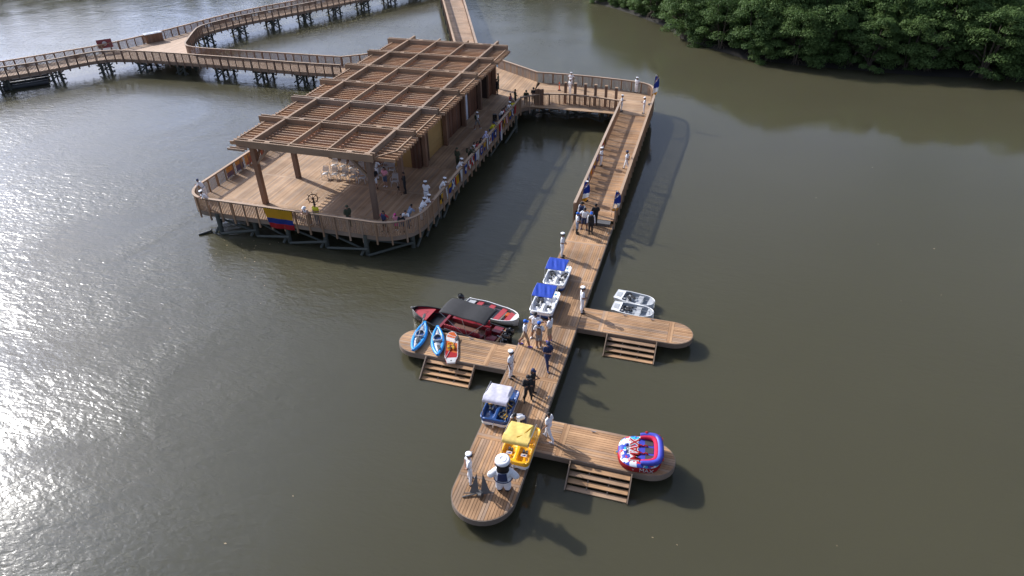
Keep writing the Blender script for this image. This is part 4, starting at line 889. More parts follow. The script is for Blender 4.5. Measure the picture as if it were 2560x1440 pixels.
# towable tube
t = thing('towable_tube', 'red, blue and white towable tube lettered MAX on the dock arm', 'towable tube', (-.9, 22.15, ZK), R_(8))
def tube_print():
    M, n, l, b = new_mat('tube_print'); b.inputs['Roughness'].default_value = .45
    tc = n.new('ShaderNodeTexCoord'); mp = n.new('ShaderNodeMapping'); mp.inputs['Scale'].default_value = (5.5, 5, 0); mp.inputs['Rotation'].default_value = (0, 0, .5); l.new(tc.outputs['Object'], mp.inputs['Vector'])
    v = n.new('ShaderNodeTexVoronoi'); v.distance = 'MANHATTAN'; v.inputs['Scale'].default_value = 1; l.new(mp.outputs[0], v.inputs['Vector'])
    sp = n.new('ShaderNodeSeparateColor'); l.new(v.outputs['Color'], sp.inputs[0])
    r = n.new('ShaderNodeValToRGB'); r.color_ramp.interpolation = 'CONSTANT'; e = r.color_ramp.elements
    e[0].color = (.7, .72, .75, 1); e[1].position = .2; e[1].color = (.6, .02, .04, 1)
    for p_, c in ((.45, (.03, .06, .4, 1)), (.7, (.03, .4, .58, 1)), (.85, (.7, .72, .75, 1))): q = e.new(p_); q.color = c
    l.new(sp.outputs[0], r.inputs[0]); l.new(r.outputs[0], b.inputs['Base Color']); return M
m_print = tube_print(); m_tblue = mat('tube_blue', (.04, .05, .38), .45)
def tout(a):   # outline: rounded nose at -x, squarer stern at +x
    c, s = math.cos(a), math.sin(a)
    return (1.0*math.copysign(abs(c)**(.8 if c < 0 else .55), c), .98*math.copysign(abs(s)**.72, s))
mb = MB()
prof = [(.82, 0), (.96, .05), (1.0, .2), (.97, .36), (.88, .45), (.7, .47), (.4, .46), (.02, .45)]
mb.grid(lambda a, q: (lambda k: (tout(6.28318*a)[0]*prof[k][0]*(1 if k < 5 else 1), tout(6.28318*a)[1]*prof[k][0], prof[k][1]))(round(q*7)), 48, 8, close_u=True, mfn=lambda a, q: 0 if q > .42 else 1)
mb.build('tube_body', [m_print, FC['red']], t, True)
mb = MB()     # backrest: U round the stern
us = [(.02, -.93), (.45, -.95), (.82, -.86), (.95, -.55), (.98, 0), (.95, .55), (.82, .86), (.45, .95), (.02, .93)]
up = smooth_poly([Vector((x*.93, y*.9, .56+.08*sm(-.1, .9, x))) for x, y in us], 2); mb.tube(up, [.1+.06*math.sin(math.pi*i/(len(up)-1)) for i in range(len(up))], 12); mb.build('backrest', m_tblue, t, True)
mb = MB(); mb.tube([Vector((p.x*.84, p.y*.86, p.z-.02)) for p in up], [.07+.06*math.sin(math.pi*i/(len(up)-1)) for i in range(len(up))], 10); mb.build('backrest_cushion', FC['pink'], t, True)
mb = MB(); mb.prism([(-.05, -.72), (.7, -.72), (.7, .72), (-.05, .72)], .455, .485); mb.build('seat_base', m_tblue, t)
for y in (-.46, 0, .46):
    mb = MB(); mb.prism([(.22, y-.17), (.6, y-.17), (.62, y+.17), (.24, y+.17)], .486, .5); mb.build('seat_pad', m_dk, t)
for y in (-.23, .23):
    for x in (.02, .25): mb = MB(); mb.tube([(x-.09, y, .49), (x-.06, y, .55), (x+.06, y, .55), (x+.09, y, .49)], .035, 8); mb.build('handle', FC['red'], t)
for y in (-.6, -.2, .2, .6): mb = MB(); mb.box((.95, y-.09, .66), (1.03, y+.09, .69)); mb.build('back_handle', FC['red'], t)
for x, y in ((.3, .9), (.85, .75)): mb = MB(); mb.lathe([(.07, .62), (.09, .68), (.05, .76)], 10, (x, y, 0)); mb.build('valve_cover', FC['red'], t, True)
lw = text_mesh('MAX', .62, .003, FC['white'], .05); lr_ = text_mesh('MAX', .62, .005, FC['red'], .008)
obj('lettering', lw, t, loc=(-.2, 0, .482), rot=(0, 0, R_(90))); obj('lettering', lr_, t, loc=(-.2, 0, .487), rot=(0, 0, R_(90)))
lb = text_mesh('WOW', .2, .004, FC['black']); obj('lettering', lb, t, loc=(-.55, .02, .484), rot=(0, 0, R_(90)))
obj('side_lettering', text_mesh('MAX', .3, .003, FC['white']), t, loc=(.3, -.985, .22), rot=(R_(88), 0, 0)); obj('side_lettering', text_mesh('WOW', .15, .003, FC['white']), t, loc=(-.45, -.9, .2), rot=(R_(88), 0, R_(-22)))
mb = MB(); mb.grid(lambda a, q: (-1.06+math.cos(6.283*a)*(.07+.012*math.cos(6.283*q)), -.02+math.sin(6.283*a)*(.07+.012*math.cos(6.283*q)), .16+.012*math.sin(6.283*q)), 14, 6, close_u=True); mb.build('tow_loop', FC['yellow'], t, True)
mb = MB(); mb.tube([(-.7, .25, .42), (-1.02, 0, .2), (-.7, -.25, .42)], .045, 8); mb.build('tow_webbing', FC['cyan'], t)
# anchor
t = thing('anchor', 'grey steel fluke anchor standing on the dock end', 'anchor', P(1200, 1236, ZK), R_(15))
mb = MB(); mb.box((-.14, -.12, 0), (.14, .1, .2)); mb.box((-.07, -.25, .05), (.07, -.1, .25)); mb.build('crown', m_steel, t)
for s in (-1, 1):
    mb = MB(); mb.add([(s*.05, -.08, .06), (s*.46, .0, .1), (s*.13, .34, .98), (s*.05, .02, .2), (s*.42, .06, .16), (s*.13, .38, .95)], [(0, 1, 2), (3, 5, 4), (0, 2, 5, 3), (1, 4, 5, 2), (0, 3, 4, 1)]); mb.build('fluke', m_steel, t)
mb = MB(); mb.tube([(-.68, -.02, .1), (.62, .02, .1)], .025, 8); mb.build('stock', m_steel, t); mb = MB(); mb.tube([(0, .0, .12), (-.75, -.18, .04)], .035, 8); mb.build('shank', m_steel, t)
mb = MB(); mb.tube([(-.1, .2, .3), (-.22, .3, .75)], .05, 6); mb.build('shackle', m_metal, t)

# ---------------------------------------------------------------- flags, wheel, chairs, other small things
PAT = {
 'quarter_yb': lambda s, t: 'yellow' if (s < .5) == (t < .5) else 'black', 'halves_yb': lambda s, t: 'yellow' if t > .5 else 'blue',
 'x_blue': lambda s, t: 'white' if min(abs(s-t), abs(s+t-1)) < .12 else 'blue', 'stripe_ry': lambda s, t: 'red' if s < .4 else 'yellow',
 'halves_v_yb': lambda s, t: 'yellow' if s < .5 else 'black', 'dot_blue': lambda s, t: 'white' if (s-.5)**2+(t-.5)**2 < .05 else 'blue',
 'check_rw': lambda s, t: 'red' if (s < .5) == (t < .5) else 'white', 'cross_rw': lambda s, t: 'white' if (s < .35) != (t < .4) else 'red',
 'sq_blue': lambda s, t: 'white' if abs(s-.5) < .2 and abs(t-.5) < .2 else 'blue', 'ring': lambda s, t: 'red' if abs(s-.5) < .15 and abs(t-.5) < .15 else 'white' if abs(s-.5) < .32 and abs(t-.5) < .32 else 'blue',
 'diamond': lambda s, t: 'red' if abs(s-.5)+abs(t-.5) < .36 else 'white', 'white': lambda s, t: 'white', 'blue': lambda s, t: 'blue', 'yellow': lambda s, t: 'yellow', 'red': lambda s, t: 'red',
 'stripe_wr': lambda s, t: 'white' if int(s*5) % 2 else 'red', 'bw_v': lambda s, t: 'blue' if s < .45 else 'white', 'diag_ry': lambda s, t: 'red' if s > t else 'yellow', 'by_h': lambda s, t: 'yellow' if t > .45 else 'blue',
 'rb': lambda s, t: 'red' if t > .5 else ('blue' if s < .5 else 'white'), 'black_w': lambda s, t: 'black' if abs(s-t) < .18 else 'white'}
def flag(label, org, along, w, h, pat, group='signal flags tied to the railings', taper=1.0, bulge=.03, n=10, cat='flag', norm=None):
    """hangs from org (top corner), width along 'along', drops h"""
    t = thing('signal_flag' if cat == 'flag' else cat, label, 'flag', org, 0, group); a = Vector(along).normalized(); nn = norm or Vector((a.y, -a.x, 0)); keys = list(FC); ph = rnd.uniform(0, 6)
    mb = MB(); mb.grid(lambda s, q: a*w*(.5+(s-.5)*(1-(1-taper)*q)) + Vector((0, 0, -h*q)) + nn*(bulge*math.sin(7*s+3*q+ph)*q+.02), n, n, mfn=lambda s, q: keys.index(PAT[pat](s, 1-q)))
    o = mb.build('cloth', list(FC.values()), t, True); o.modifiers.new('thick', 'SOLIDIFY').thickness = .006
    mb = MB(); mb.tube([Vector((0, 0, 0)), a*w], .012, 5); mb.build('hem_cord', FC['white'], t); return t
seq = [(1105, 497, 'quarter_yb', .55, 1, 'black and yellow quartered signal flag at the curved corner of the railing'), (1113, 480, 'black_w', .4, .3, 'white and black signal pennant next to the quartered flag'), (1121, 470, 'halves_yb', .55, 1, 'signal flag, yellow over blue, on the railing facing the dock'),
 (1130, 460, 'x_blue', .55, 1, 'blue signal flag with a white diagonal cross'), (1138, 452, 'stripe_ry', .45, .6, 'red and yellow upright striped signal flag'), (1145, 445, 'halves_v_yb', .5, 1, 'yellow and black halved signal flag'), (1154, 437, 'white', .5, .25, 'long plain white pennant on the dock-side railing'),
 (1163, 423, 'dot_blue', .6, .7, 'blue signal flag with a white dot'), (1172, 412, 'check_rw', .55, 1, 'red and white chequered signal flag'), (1180, 402, 'cross_rw', .55, .8, 'red and white notched signal flag'), (1189, 392, 'bw_v', .55, 1, 'blue and white halved signal flag near the leaning soldier'),
 (1196, 386, 'white', .55, .25, 'tall white pennant near the leaning soldier'), (1203, 376, 'ring', .55, 1, 'blue, white and red square-in-square signal flag'), (1209, 366, 'by_h', .5, .5, 'yellow and blue pennant on the dock-side railing'), (1216, 358, 'white', .4, .4, 'narrow white pennant beside the red diamond flag'),
 (1222, 350, 'diamond', .6, 1, 'white signal flag with a red diamond'), (1229, 342, 'blue', .5, .7, 'plain blue signal flag'), (1237, 334, 'sq_blue', .6, 1, 'blue signal flag with a white square'), (1253, 318, 'bw_v', .5, .6, 'blue and white pennant beyond the big red flag'), (1260, 308, 'quarter_yb', .5, 1, 'yellow and black signal flag beyond the big red flag'),
 (1266, 300, 'stripe_wr', .6, 1, 'red and white striped signal flag'), (1272, 290, 'by_h', .5, .8, 'yellow signal flag near the walkway corner'), (1278, 283, 'x_blue', .55, 1, 'blue and white cross flag near the walkway corner'), (1284, 274, 'red', .5, 1, 'plain red signal flag at the walkway corner post')]
for x, y, pat, w, tp, lab in seq:
    v = P(x, y, 2.25).y; h = .95 if tp < .5 else .72
    flag(lab, (-18.08, v-w/2, 2.64), (0, 1, 0), w, h, pat, taper=tp, norm=Vector((1, 0, 0)))
flag('big red, blue and white flag hanging longest from the dock-side railing', (-18.08, P(1245, 320, 2.2).y-.4, 2.75), (0, 1, 0), .95, 1.75, 'rb', taper=.45, norm=Vector((1, 0, 0)), bulge=.06)
for i, (v, pat, lab) in enumerate(((41.3, 'by_h', 'blue and yellow flag on the left side railing, next to the rounded corner'), (42.5, 'halves_yb', 'yellow over blue flag on the left side railing of the deck'), (43.8, 'diag_ry', 'red and yellow diagonally split flag on the left side railing'), (45.2, 'stripe_wr', 'red and white striped flag on the left side railing behind the pergola post'))):
    flag(lab, (-36.36, v, 2.62), (0, 1, 0), .98, .9, pat, norm=Vector((-1, 0, 0)))
for v, pat, lab in ((55.2, 'halves_v_yb', 'yellow and black flag tied inside the ramp railing'), (54.2, 'rb', 'red flag tied inside the ramp railing beside the sailor'), (51.8, 'ring', 'blue and red flag tied inside the ramp railing'), (50.6, 'by_h', 'yellow flag tied inside the ramp railing'), (49.3, 'diag_ry', 'red and yellow flag tied inside the ramp railing'), (48.2, 'x_blue', 'blue flag tied inside the ramp railing, lowest of the row')):
    flag(lab, (-8.56, v, rampz(v)+.98), (0, 1, 0), .5, .55, pat, norm=Vector((1, 0, 0)))
t = thing('national_flag', 'large yellow, blue and red flag draped over the front railing', 'flag', (-29.45, 36.1, 2.7)); keys = list(FC)
mb = MB(); mb.grid(lambda s, q: (s*2.3*(1-.18*q)+.36*q, -.06-.05*math.sin(5*s+1)*q-.04*q-.03*math.sin(13*s+4*q)*q, -1.5*q-.08*s*q*math.sin(3*s)), 40, 24, mfn=lambda s, q: keys.index('yellow' if q < .5 else 'blue' if q < .75 else 'red'))
o = mb.build('cloth', list(FC.values()), t, True); o.modifiers.new('thick', 'SOLIDIFY').thickness = .006
mb = MB(); 
for k in range(14): mb.box((k*.175, -.08, -.02), (k*.175+.05, .06, .035))
mb.build('ties', FC['black'], t)
def feather(label, p, h=2.6, lean=0.0):
    t = thing('feather_banner', label, 'banner', p, rnd.uniform(-.3, .3), 'feather banners on the ramp and walkway')
    mb = MB(); mb.box((-.28, -.05, 0), (.28, .05, .05)); mb.box((-.05, -.28, 0), (.05, .28, .05)); mb.lathe([(.26, .05), (.28, .1), (.2, .14)], 14); mb.build('base', m_blk, t)
    cx = lambda q: lean*q*q+.05*math.sin(3*q); mb = MB(); mb.tube([(cx(q), 0, .1+h*q) for q in np.linspace(0, 1, 10)], .014, 6); mb.build('pole', m_dk, t)
    pick = lambda s, q: keys.index('yellow' if q < .10+.12*s else 'white' if q < .34+.1*s else 'white' if .58 < q-.3*s < .62 else 'yellow' if .66 < q-.3*s < .69 else 'white' if q > .92 else 'blue')
    mb = MB(); mb.grid(lambda s, q: (cx(.28+.72*q)+s*(.06+.42*math.sin(math.pi*(.12+.80*q))**.6)*(1 if q < .85 else math.sqrt(max(.02, 1-((q-.85)/.16)**2))), .03*math.sin(6*s+5*q), .1+h*(.28+.72*q)), 12, 30, mfn=pick)
    o = mb.build('sail', list(FC.values()), t, True); o.modifiers.new('t', 'SOLIDIFY').thickness = .005
    return t
feather('blue, white and yellow feather banner on a black base at the ramp foot', P(1527, 549, .77), 2.3, .25)
feather('blue, white and yellow feather banner beside the sailor low on the ramp', Vector((-8.35, 44.6, rampz(44.6))), 2.3, .2)
feather('blue feather banner at the bend of the walkway railing', Vector((-6.0, 66.6, ZD)), 2.9, .2)
# ship's wheel
t = thing('ship_wheel', "dark wooden ship's steering wheel on a pedestal on the deck", 'ship wheel', (-26.5, 37.9, ZD), R_(30)); zc = 1.28
m_wheel = mat('dark_mahogany', (.06, .022, .012), .5)
mb = MB(); mb.lathe([(.2, 0), (.18, .06), (.07, .12), (.06, .95), (.09, 1.0), (.05, 1.1), (.04, 1.3)], 12); mb.build('pedestal', m_blk, t, True)
mb = MB(); mb.grid(lambda a, q: (math.cos(6.283*a)*(.33+.035*math.cos(6.283*q)), -.1+.03*math.sin(6.283*q), zc+math.sin(6.283*a)*(.33+.035*math.cos(6.283*q))), 28, 8, close_u=True); mb.build('rim', m_wheel, t, True)
mb = MB(); mb.lathe([(.085, -.05), (.085, .05)], 14, (0, -.1, zc), ax=Matrix.Rotation(R_(90), 3, 'X')); mb.build('hub', m_wheel, t)
for k in range(8): a = k*math.pi/4; mb = MB(); mb.tube([(math.cos(a)*q, -.1, zc+math.sin(a)*q) for q in (.05, .34, .4, .5)], [.016, .016, .024, .018], 6); mb.build('spoke', m_wheel, t)
# chairs
def make_chair():
    t = thing('armchair', 'x', 'chair', (0, 0, 0), 0, 'white plastic armchairs under the pergola')
    mb = MB(); mb.grid(lambda a, q: ((a*2-1)*.23, -.22+.45*q, .43+.02*math.cos(6*(a-.5))-.02*q), 6, 6); o = mb.build('seat', m_plastic, t, True); o.modifiers.new('t', 'SOLIDIFY').thickness = .025
    for k in range(4): mb = MB(); mb.box((-.19, .22+.03*k, .53+.085*k), (.19, .245+.03*k, .595+.085*k)); mb.build('back_slat', m_plastic, t)
    for s in (-1, 1):
        mb = MB(); mb.tube([(s*.22, .2, .43), (s*.21, .34, .9)], .02, 6); mb.build('back_upright', m_plastic, t)
        mb = MB(); mb.tube([(s*.25, -.2, .43), (s*.28, -.22, .64), (s*.27, .0, .67), (s*.23, .26, .68)], .022, 6); mb.build('armrest', m_plastic, t)
        for y0, y1 in ((-.2, -.27), (.2, .3)): mb = MB(); mb.tube([(s*.22, y0, .43), (s*.27, y1, 0)], [.026, .02], 6); mb.build('leg', m_plastic, t)
    mb = MB(); mb.tube([(-.21, .34, .9), (0, .35, .92), (.21, .34, .9)], .022, 6); mb.build('back_top', m_plastic, t); return t
ch0 = make_chair(); first = True
rows = [((-28.78, 43.45), (-28.03, 43.55), (-27.18, 43.55), (-26.37, 43.52), (-25.59, 43.5)), ((-28.9, 45.1), (-28.1, 45.08), (-27.25, 44.98), (-26.4, 44.9)), ((-24.7, 45.8), (-23.98, 45.45), (-22.84, 43.6), (-24.4, 44.3))]
labs = ['white plastic armchair in the row closer to the deck railing', 'white plastic armchair in the row closer to the kiosk', 'white plastic armchair standing beside the people under the pergola']
for r_, lab in zip(rows, labs):
    for x, y in r_:
        c = ch0 if first else copy_tree(ch0); first = False; c.location = (x, y, ZD); c.rotation_euler = (0, 0, rnd.uniform(-.12, .12)+R_(8)); c['label'] = lab
# odds and ends
p = P(1398, 226, ZD); t = thing('traffic_post', 'slim orange plastic traffic post on the walkway', 'traffic post', p); mb = MB(); mb.lathe([(.16, 0), (.16, .05)], 12); mb.build('base', m_blk, t); mb = MB(); mb.lathe([(.055, .05), (.05, .85), (.02, .9)], 12); mb.build('tube', FC['orange'], t); mb = MB(); mb.lathe([(.057, .55), (.056, .68)], 12); mb.build('reflector', FC['white'], t)
p = P(1237, 303, ZD); t = thing('loudspeaker', 'black loudspeaker box standing on the deck by the railing', 'loudspeaker', p, R_(20)); mb = MB(); mb.prism([(-.2, -.17), (.2, -.17), (.15, .17), (-.15, .17)], 0, .68); mb.build('cabinet', m_blk, t)
for z, r in ((.22, .14), (.52, .08)): mb = MB(); mb.lathe([(r, 0), (r*.8, .01), (r*.3, -.01)], 16, (0, -.175, z), ax=Matrix.Rotation(R_(90), 3, 'X')); mb.build('driver', m_dk, t, True)
p = P(998, 487, ZD); t = thing('camera_tripod', 'small black camera on a short tripod near the man in black', 'tripod', p)
for k in range(3): a = k*2.1; mb = MB(); mb.tube([(math.cos(a)*.22, math.sin(a)*.22, 0), (0, 0, .55)], .012, 5); mb.build('leg', m_blk, t)
mb = MB(); mb.box((-.07, -.05, .58), (.07, .05, .7)); mb.lathe([(.035, 0), (.035, .07)], 10, (0, -.05, .64), ax=Matrix.Rotation(R_(90), 3, 'X')); mb.build('camera_body', m_blk, t)
t = thing('floating_log', 'short dark log floating off the corner of the deck', 'log', P(512, 583, .08)); a, c = P(497, 587, .05), P(527, 578, .1)
log('trunk_piece', a, c, .09, mat('wet_log', (.02, .022, .018), .4), t); log('end_knot', c, c+(c-a).normalized()*.12, .17, bpy.data.materials['wet_log'], t)
t = thing('pontoon', 'dark floating pipes lying in the water under the boardwalk', 'pontoon', P(60, 212, .0))
for k in range(3):
    a, c = P(8, 222-k*8, .2), P(122, 204-k*8, .2); log('pipe', a, c, .28, m_dk, t)
mb = MB()
t = thing('black_bag', 'black bag lying on the dock against the ramp railing', 'bag', P(1441, 545, ZK+.01)); mb = MB(); mb.grid(lambda a, q: (math.cos(6.283*a)*.24*math.sin(math.pi*(.08+.84*q))**.4, math.sin(6.283*a)*.18*math.sin(math.pi*(.08+.84*q))**.4, .02+.5*q), 14, 9, close_u=True); mb.build('body', m_life, t, True); mb = MB(); mb.tube([(-.1, 0, .5), (0, 0, .62), (.1, 0, .5)], .02, 6); mb.build('handle', m_blk, t)

# ---------------------------------------------------------------- people
TAGS = ['skin', 'hair', 'torso', 'sleeve', 'forearm', 'hand', 'belt', 'pelvis', 'thigh', 'calf', 'shoe', 'eye']
def capsule(bm, p0, r0, p1, r1, sx=1.0, n=10):
    p0, p1 = Vector(p0), Vector(p1); d = p1-p0
    q = d.to_track_quat('Z', 'Y') if d.length > 1e-5 else Vector((0, 0, 1)).to_track_quat('Z', 'Y'); L = d.length; rings = []
    for k in range(5): a = -math.pi/2+k*math.pi/8; rings.append((r0*math.cos(a), r0*math.sin(a)))
    for k in range(5): a = k*math.pi/8; rings.append((r1*math.cos(a), L+r1*math.sin(a)))
    vs = []
    for r, z in rings: vs.append([bm.verts.new(p0+q@Vector((max(r, 1e-4)*math.cos(2*math.pi*j/n), max(r, 1e-4)*math.sin(2*math.pi*j/n), z))) for j in range(n)])
    for a, b_ in zip(vs, vs[1:]):
        for j in range(n): bm.faces.new((a[j], a[(j+1) % n], b_[(j+1) % n], b_[j]))
    bm.faces.new(vs[0][::-1]); bm.faces.new(vs[-1])
def remesh(prims, vox, name):
    bm = bmesh.new()
    for tg, p0, r0, p1, r1 in prims: capsule(bm, p0, r0, p1, r1)
    me = bpy.data.meshes.new('tmp'); bm.to_mesh(me); bm.free(); o = bpy.data.objects.new('tmp', me); COL.objects.link(o)
    md = o.modifiers.new('r', 'REMESH'); md.mode = 'VOXEL'; md.voxel_size = vox; md.use_smooth_shade = True
    m2 = o.modifiers.new('s', 'SMOOTH'); m2.iterations = 3; m2.factor = .5
    dg = bpy.context.evaluated_depsgraph_get(); out = bpy.data.meshes.new_from_object(o.evaluated_get(dg)); bpy.data.objects.remove(o); bpy.data.meshes.remove(me)
    out.name = name; nv = len(out.vertices); co = np.empty(nv*3); out.vertices.foreach_get('co', co); co = co.reshape(-1, 3)
    nf = len(out.polygons); fc = np.empty(nf*3); out.polygons.foreach_get('center', fc); fc = fc.reshape(-1, 3)
    best = np.full(nf, 9.); idx = np.zeros(nf, int)
    for tg, p0, r0, p1, r1 in prims:
        a = np.array(p0, float); b_ = np.array(p1, float); ab = b_-a; tt = np.clip(((fc-a)@ab)/max(ab@ab, 1e-9), 0, 1)
        d = np.linalg.norm(fc-a-tt[:, None]*ab, axis=1)-(r0+(r1-r0)*tt); m_ = d < best; best[m_] = d[m_]; idx[m_] = TAGS.index(tg)
    return out, idx
def body_mesh(pose, legs, hair='short'):
    X = lambda s, p: (s*p[0], p[1], p[2]); pr = []
    lean = {'lean': .30, 'bend': .5}.get(pose, 0.0); drop = {'lean': .06, 'bend': .22}.get(pose, 0.0)
    def tz(x, y, z):        # bend the upper body forward about the hips
        k = max(0, min(1, (z-.95)/.5)); return (x, y+lean*k, z-drop*k)
    for s in (-1, 1):
        if legs == 'walk': kn, an = (.1, .16*s, .5), (.1, .26*s-.04, .09)
        elif legs == 'apart': kn, an = (.14, .02, .5), (.19, -.02, .09)
        else: kn, an = (.095, .02, .5), (.10, -.02, .09)
        hip = (.09, 0, .9)
        pr += [('thigh', X(s, hip), .104, X(s, kn), .078), ('calf', X(s, (kn[0], kn[1]-.012, kn[2]-.06)), .075, X(s, (an[0], an[1]-.01, an[2]+.16)), .062), ('calf', X(s, (an[0], an[1]-.01, an[2]+.16)), .062, X(s, an), .052),
               ('shoe', X(s, (an[0], an[1]-.03, .045)), .045, X(s, (an[0]+.03, an[1]+.16, .035)), .036)]
    for s in (-1, 1):
        pr += [('pelvis', (s*.07, -.02, .93), .1, (s*.06, 0, .86), .1), ('belt', tz(s*.07, 0, 1.005), .093, tz(s*.07, 0, 1.025), .093), ('torso', tz(s*.075, 0, 1.06), .108, tz(s*.095, .0, 1.3), .118), ('torso', tz(s*.09, 0, 1.36), .085, tz(s*.14, -.01, 1.41), .066), ('torso', tz(s*.06, .03, 1.28), .085, tz(s*.06, .03, 1.36), .075)]
    A = {'hang': ((.25, -.03, 1.14), (.265, .06, .90)), 'clasp': ((.28, -.02, 1.15), (.06, .19, 1.02)), 'hips': ((.40, -.10, 1.16), (.20, .03, 1.02)), 'phone': ((.25, .02, 1.14), (.07, .27, 1.2)), 'back': ((.27, -.12, 1.14), (.06, -.17, .99)),
         'crossed': ((.27, .06, 1.15), (-.07, .19, 1.18)), 'walk': ((.25, -.05, 1.14), (.26, .08, .92)), 'point': ((.25, -.03, 1.14), (.265, .06, .90))}
    for s in (-1, 1):
        sh = tz(.185, -.01, 1.41)
        if pose == 'lean': el, ha = (.27, .42, 1.13), (.06, .56, 1.17)
        elif pose == 'bend': el, ha = (.26, .55, 1.02), (.2, .72, .82)
        elif pose == 'salute' and s == 1: el, ha = (.42, .05, 1.36), (.13, .12, 1.6)
        elif pose == 'reach' and s == 1: el, ha = (.36, .2, 1.32), (.5, .42, 1.36)
        else: el, ha = A.get(pose, A['hang'])
        m1 = tuple(sh[i]*.35+el[i]*.65 for i in range(3))
        pr += [('sleeve', X(s, sh), .068, X(s, m1), .064), ('forearm', X(s, m1), .048, X(s, el), .044), ('forearm', X(s, el), .044, X(s, ha), .032)]
        d = Vector(ha)-Vector(el); d.normalize(); pm = Vector(ha)+d*.06
        pr.append(('hand', X(s, ha), .028, X(s, pm), .032))
    hd = tz(0, .015, 1.605); nk = tz(0, 0, 1.46); hx, hy, hz = hd; hy += .02 if lean else 0
    pr += [('skin', nk, .055, (hx, hy-.02, hz-.06), .052), ('skin', (hx, hy, hz+.02), .083, (hx, hy+.012, hz+.0), .08), ('skin', (hx, hy+.025, hz-.06), .062, (hx, hy+.03, hz-.075), .05), ('skin', (hx, hy+.09, hz-.015), .014, (hx, hy+.103, hz-.035), .015),
           ('skin', (hx+.083, hy, hz-.02), .02, (hx+.086, hy-.005, hz+.01), .022), ('skin', (hx-.083, hy, hz-.02), .02, (hx-.086, hy-.005, hz+.01), .022),
           ('hair', (hx, hy-.012, hz+.045), .088, (hx, hy-.03, hz+.02), .087)]
    if hair == 'long': pr += [('hair', (hx, hy-.06, hz), .075, (hx, hy-.085, hz-.2), .06), ('hair', (hx-.04, hy-.05, hz), .06, (hx-.05, hy-.07, hz-.17), .05), ('hair', (hx+.04, hy-.05, hz), .06, (hx+.05, hy-.07, hz-.17), .05)]
    me, idx = remesh(pr, .0145, 'person_body')
    # fingers and eyes, rooted in the same mesh
    mb = MB(); tags = []
    for tg, p0, r0, p1, r1 in pr:
        if tg != 'hand': continue
        a, b_ = Vector(p0), Vector(p1); d = (b_-a).normalized(); w = d.cross(Vector((0, 1, .3))); w.normalize(); dn = w.cross(d)
        for k, L in enumerate((.062, .075, .078, .07)):
            q = b_+w*(k-1.5)*.017+d*.012; mb.tube([q, q+d*L*.5+dn*.006, q+d*L*.9+dn*.022], [.0095, .009, .007], 6)
        side = 1 if p0[0] < 0 else -1
        q = a+w*side*.026+d*.015; mb.tube([q, q+w*side*.02+d*.03, q+w*side*.022+d*.06], [.011, .01, .008], 6)
    nf0 = len(mb.f)
    for s in (-1, 1): mb.lathe([(.004, -.004), (.011, 0), (.004, .004)], 6, (hx+s*.032, hy+.082, hz+.005), ax=Matrix.Rotation(R_(90), 3, 'X'))
    mb.box((hx-.022, hy+.078, hz-.068), (hx+.022, hy+.089, hz-.062))
    bm = bmesh.new(); bm.from_mesh(me); lay = None
    n0 = len(bm.faces); vv = [bm.verts.new(v) for v in mb.v]
    fidx = list(idx)
    for i, f in enumerate(mb.f): bm.faces.new([vv[j] for j in f]).smooth = True; fidx.append(TAGS.index('hand') if i < nf0 else TAGS.index('eye'))
    bm.to_mesh(me); bm.free(); me.materials.clear()
    for tg in TAGS: me.materials.append(m_dk)
    me.polygons.foreach_set('material_index', np.array(fidx, dtype=np.int32)); me.update(); return me, (hx, hy, hz)
BODY = {}
def getbody(*k):
    if k not in BODY: BODY[k] = body_mesh(*k)
    return BODY[k]
CLO = {}
def cl(c):
    pal = dict(white=(.78, .78, .8), navy=(.018, .03, .09), black=(.012, .012, .014), khaki=(.38, .29, .19), grey=(.25, .24, .23), olive=(.04, .05, .025), yellow=(.62, .56, .02), pink=(.75, .3, .38), hotpink=(.75, .06, .3), blue=(.015, .13, .55), red=(.4, .03, .04), skin1=(.26, .13, .08), skin2=(.4, .22, .15), skin3=(.16, .075, .045), hair=(.012, .009, .008), hairb=(.05, .028, .016), purple=(.15, .1, .5), denim=(.06, .09, .16), stripe=(.2, .25, .35), tan=(.3, .17, .09), lilac=(.5, .5, .72), brown=(.1, .05, .03))
    if c not in CLO: CLO[c] = mat('cloth_'+c if not c.startswith('skin') else c, pal[c], .75 if not c.startswith('skin') else .5, var=.10, scale=9, bump=.15 if not c.startswith('skin') else 0, bscale=25)
    return CLO[c]
_hat = {}
def hat_mesh(kind, c):
    if (kind, c) in _hat: return _hat[(kind, c)]
    mb = MB()
    if kind == 'sailor':
        mb.lathe([(.098, .02), (.1, .065), (.125, .085), (.14, .105), (.135, .122), (.09, .135), (.01, .138)], 18); mb.m = [0]*len(mb.m)
        mb.lathe([(.1005, .018), (.1025, .05)], 18, mi=1)
        mb.grid(lambda a, q: (math.sin((a-.5)*2.2)*(.1+.055*q), math.cos((a-.5)*2.2)*(.095+.06*q), .03-.025*q), 9, 3, mi=1); me = mb.mesh('cap', [cl(c), cl('black')], True)
    elif kind == 'cap':
        mb.lathe([(.103, 0), (.104, .04), (.09, .085), (.05, .115), (.005, .12)], 16)
        mb.grid(lambda a, q: (math.sin((a-.5)*1.9)*(.1+.02*q), math.cos((a-.5)*1.9)*.1+.085*q, .015-.012*q+.012*math.cos((a-.5)*3)), 9, 4); me = mb.mesh('cap', cl(c), True)
    elif kind == 'hood':
        mb.lathe([(.06, -.16), (.105, -.08), (.115, .0), (.108, .06), (.06, .11), (.005, .12)], 16); me = mb.mesh('hood', cl(c), True)
    else:
        mb.lathe([(.18, .005), (.105, .02), (.1, .07), (.085, .11), (.005, .12)], 18); me = mb.mesh('sun_hat', cl(c), True)
    _hat[(kind, c)] = me; return me
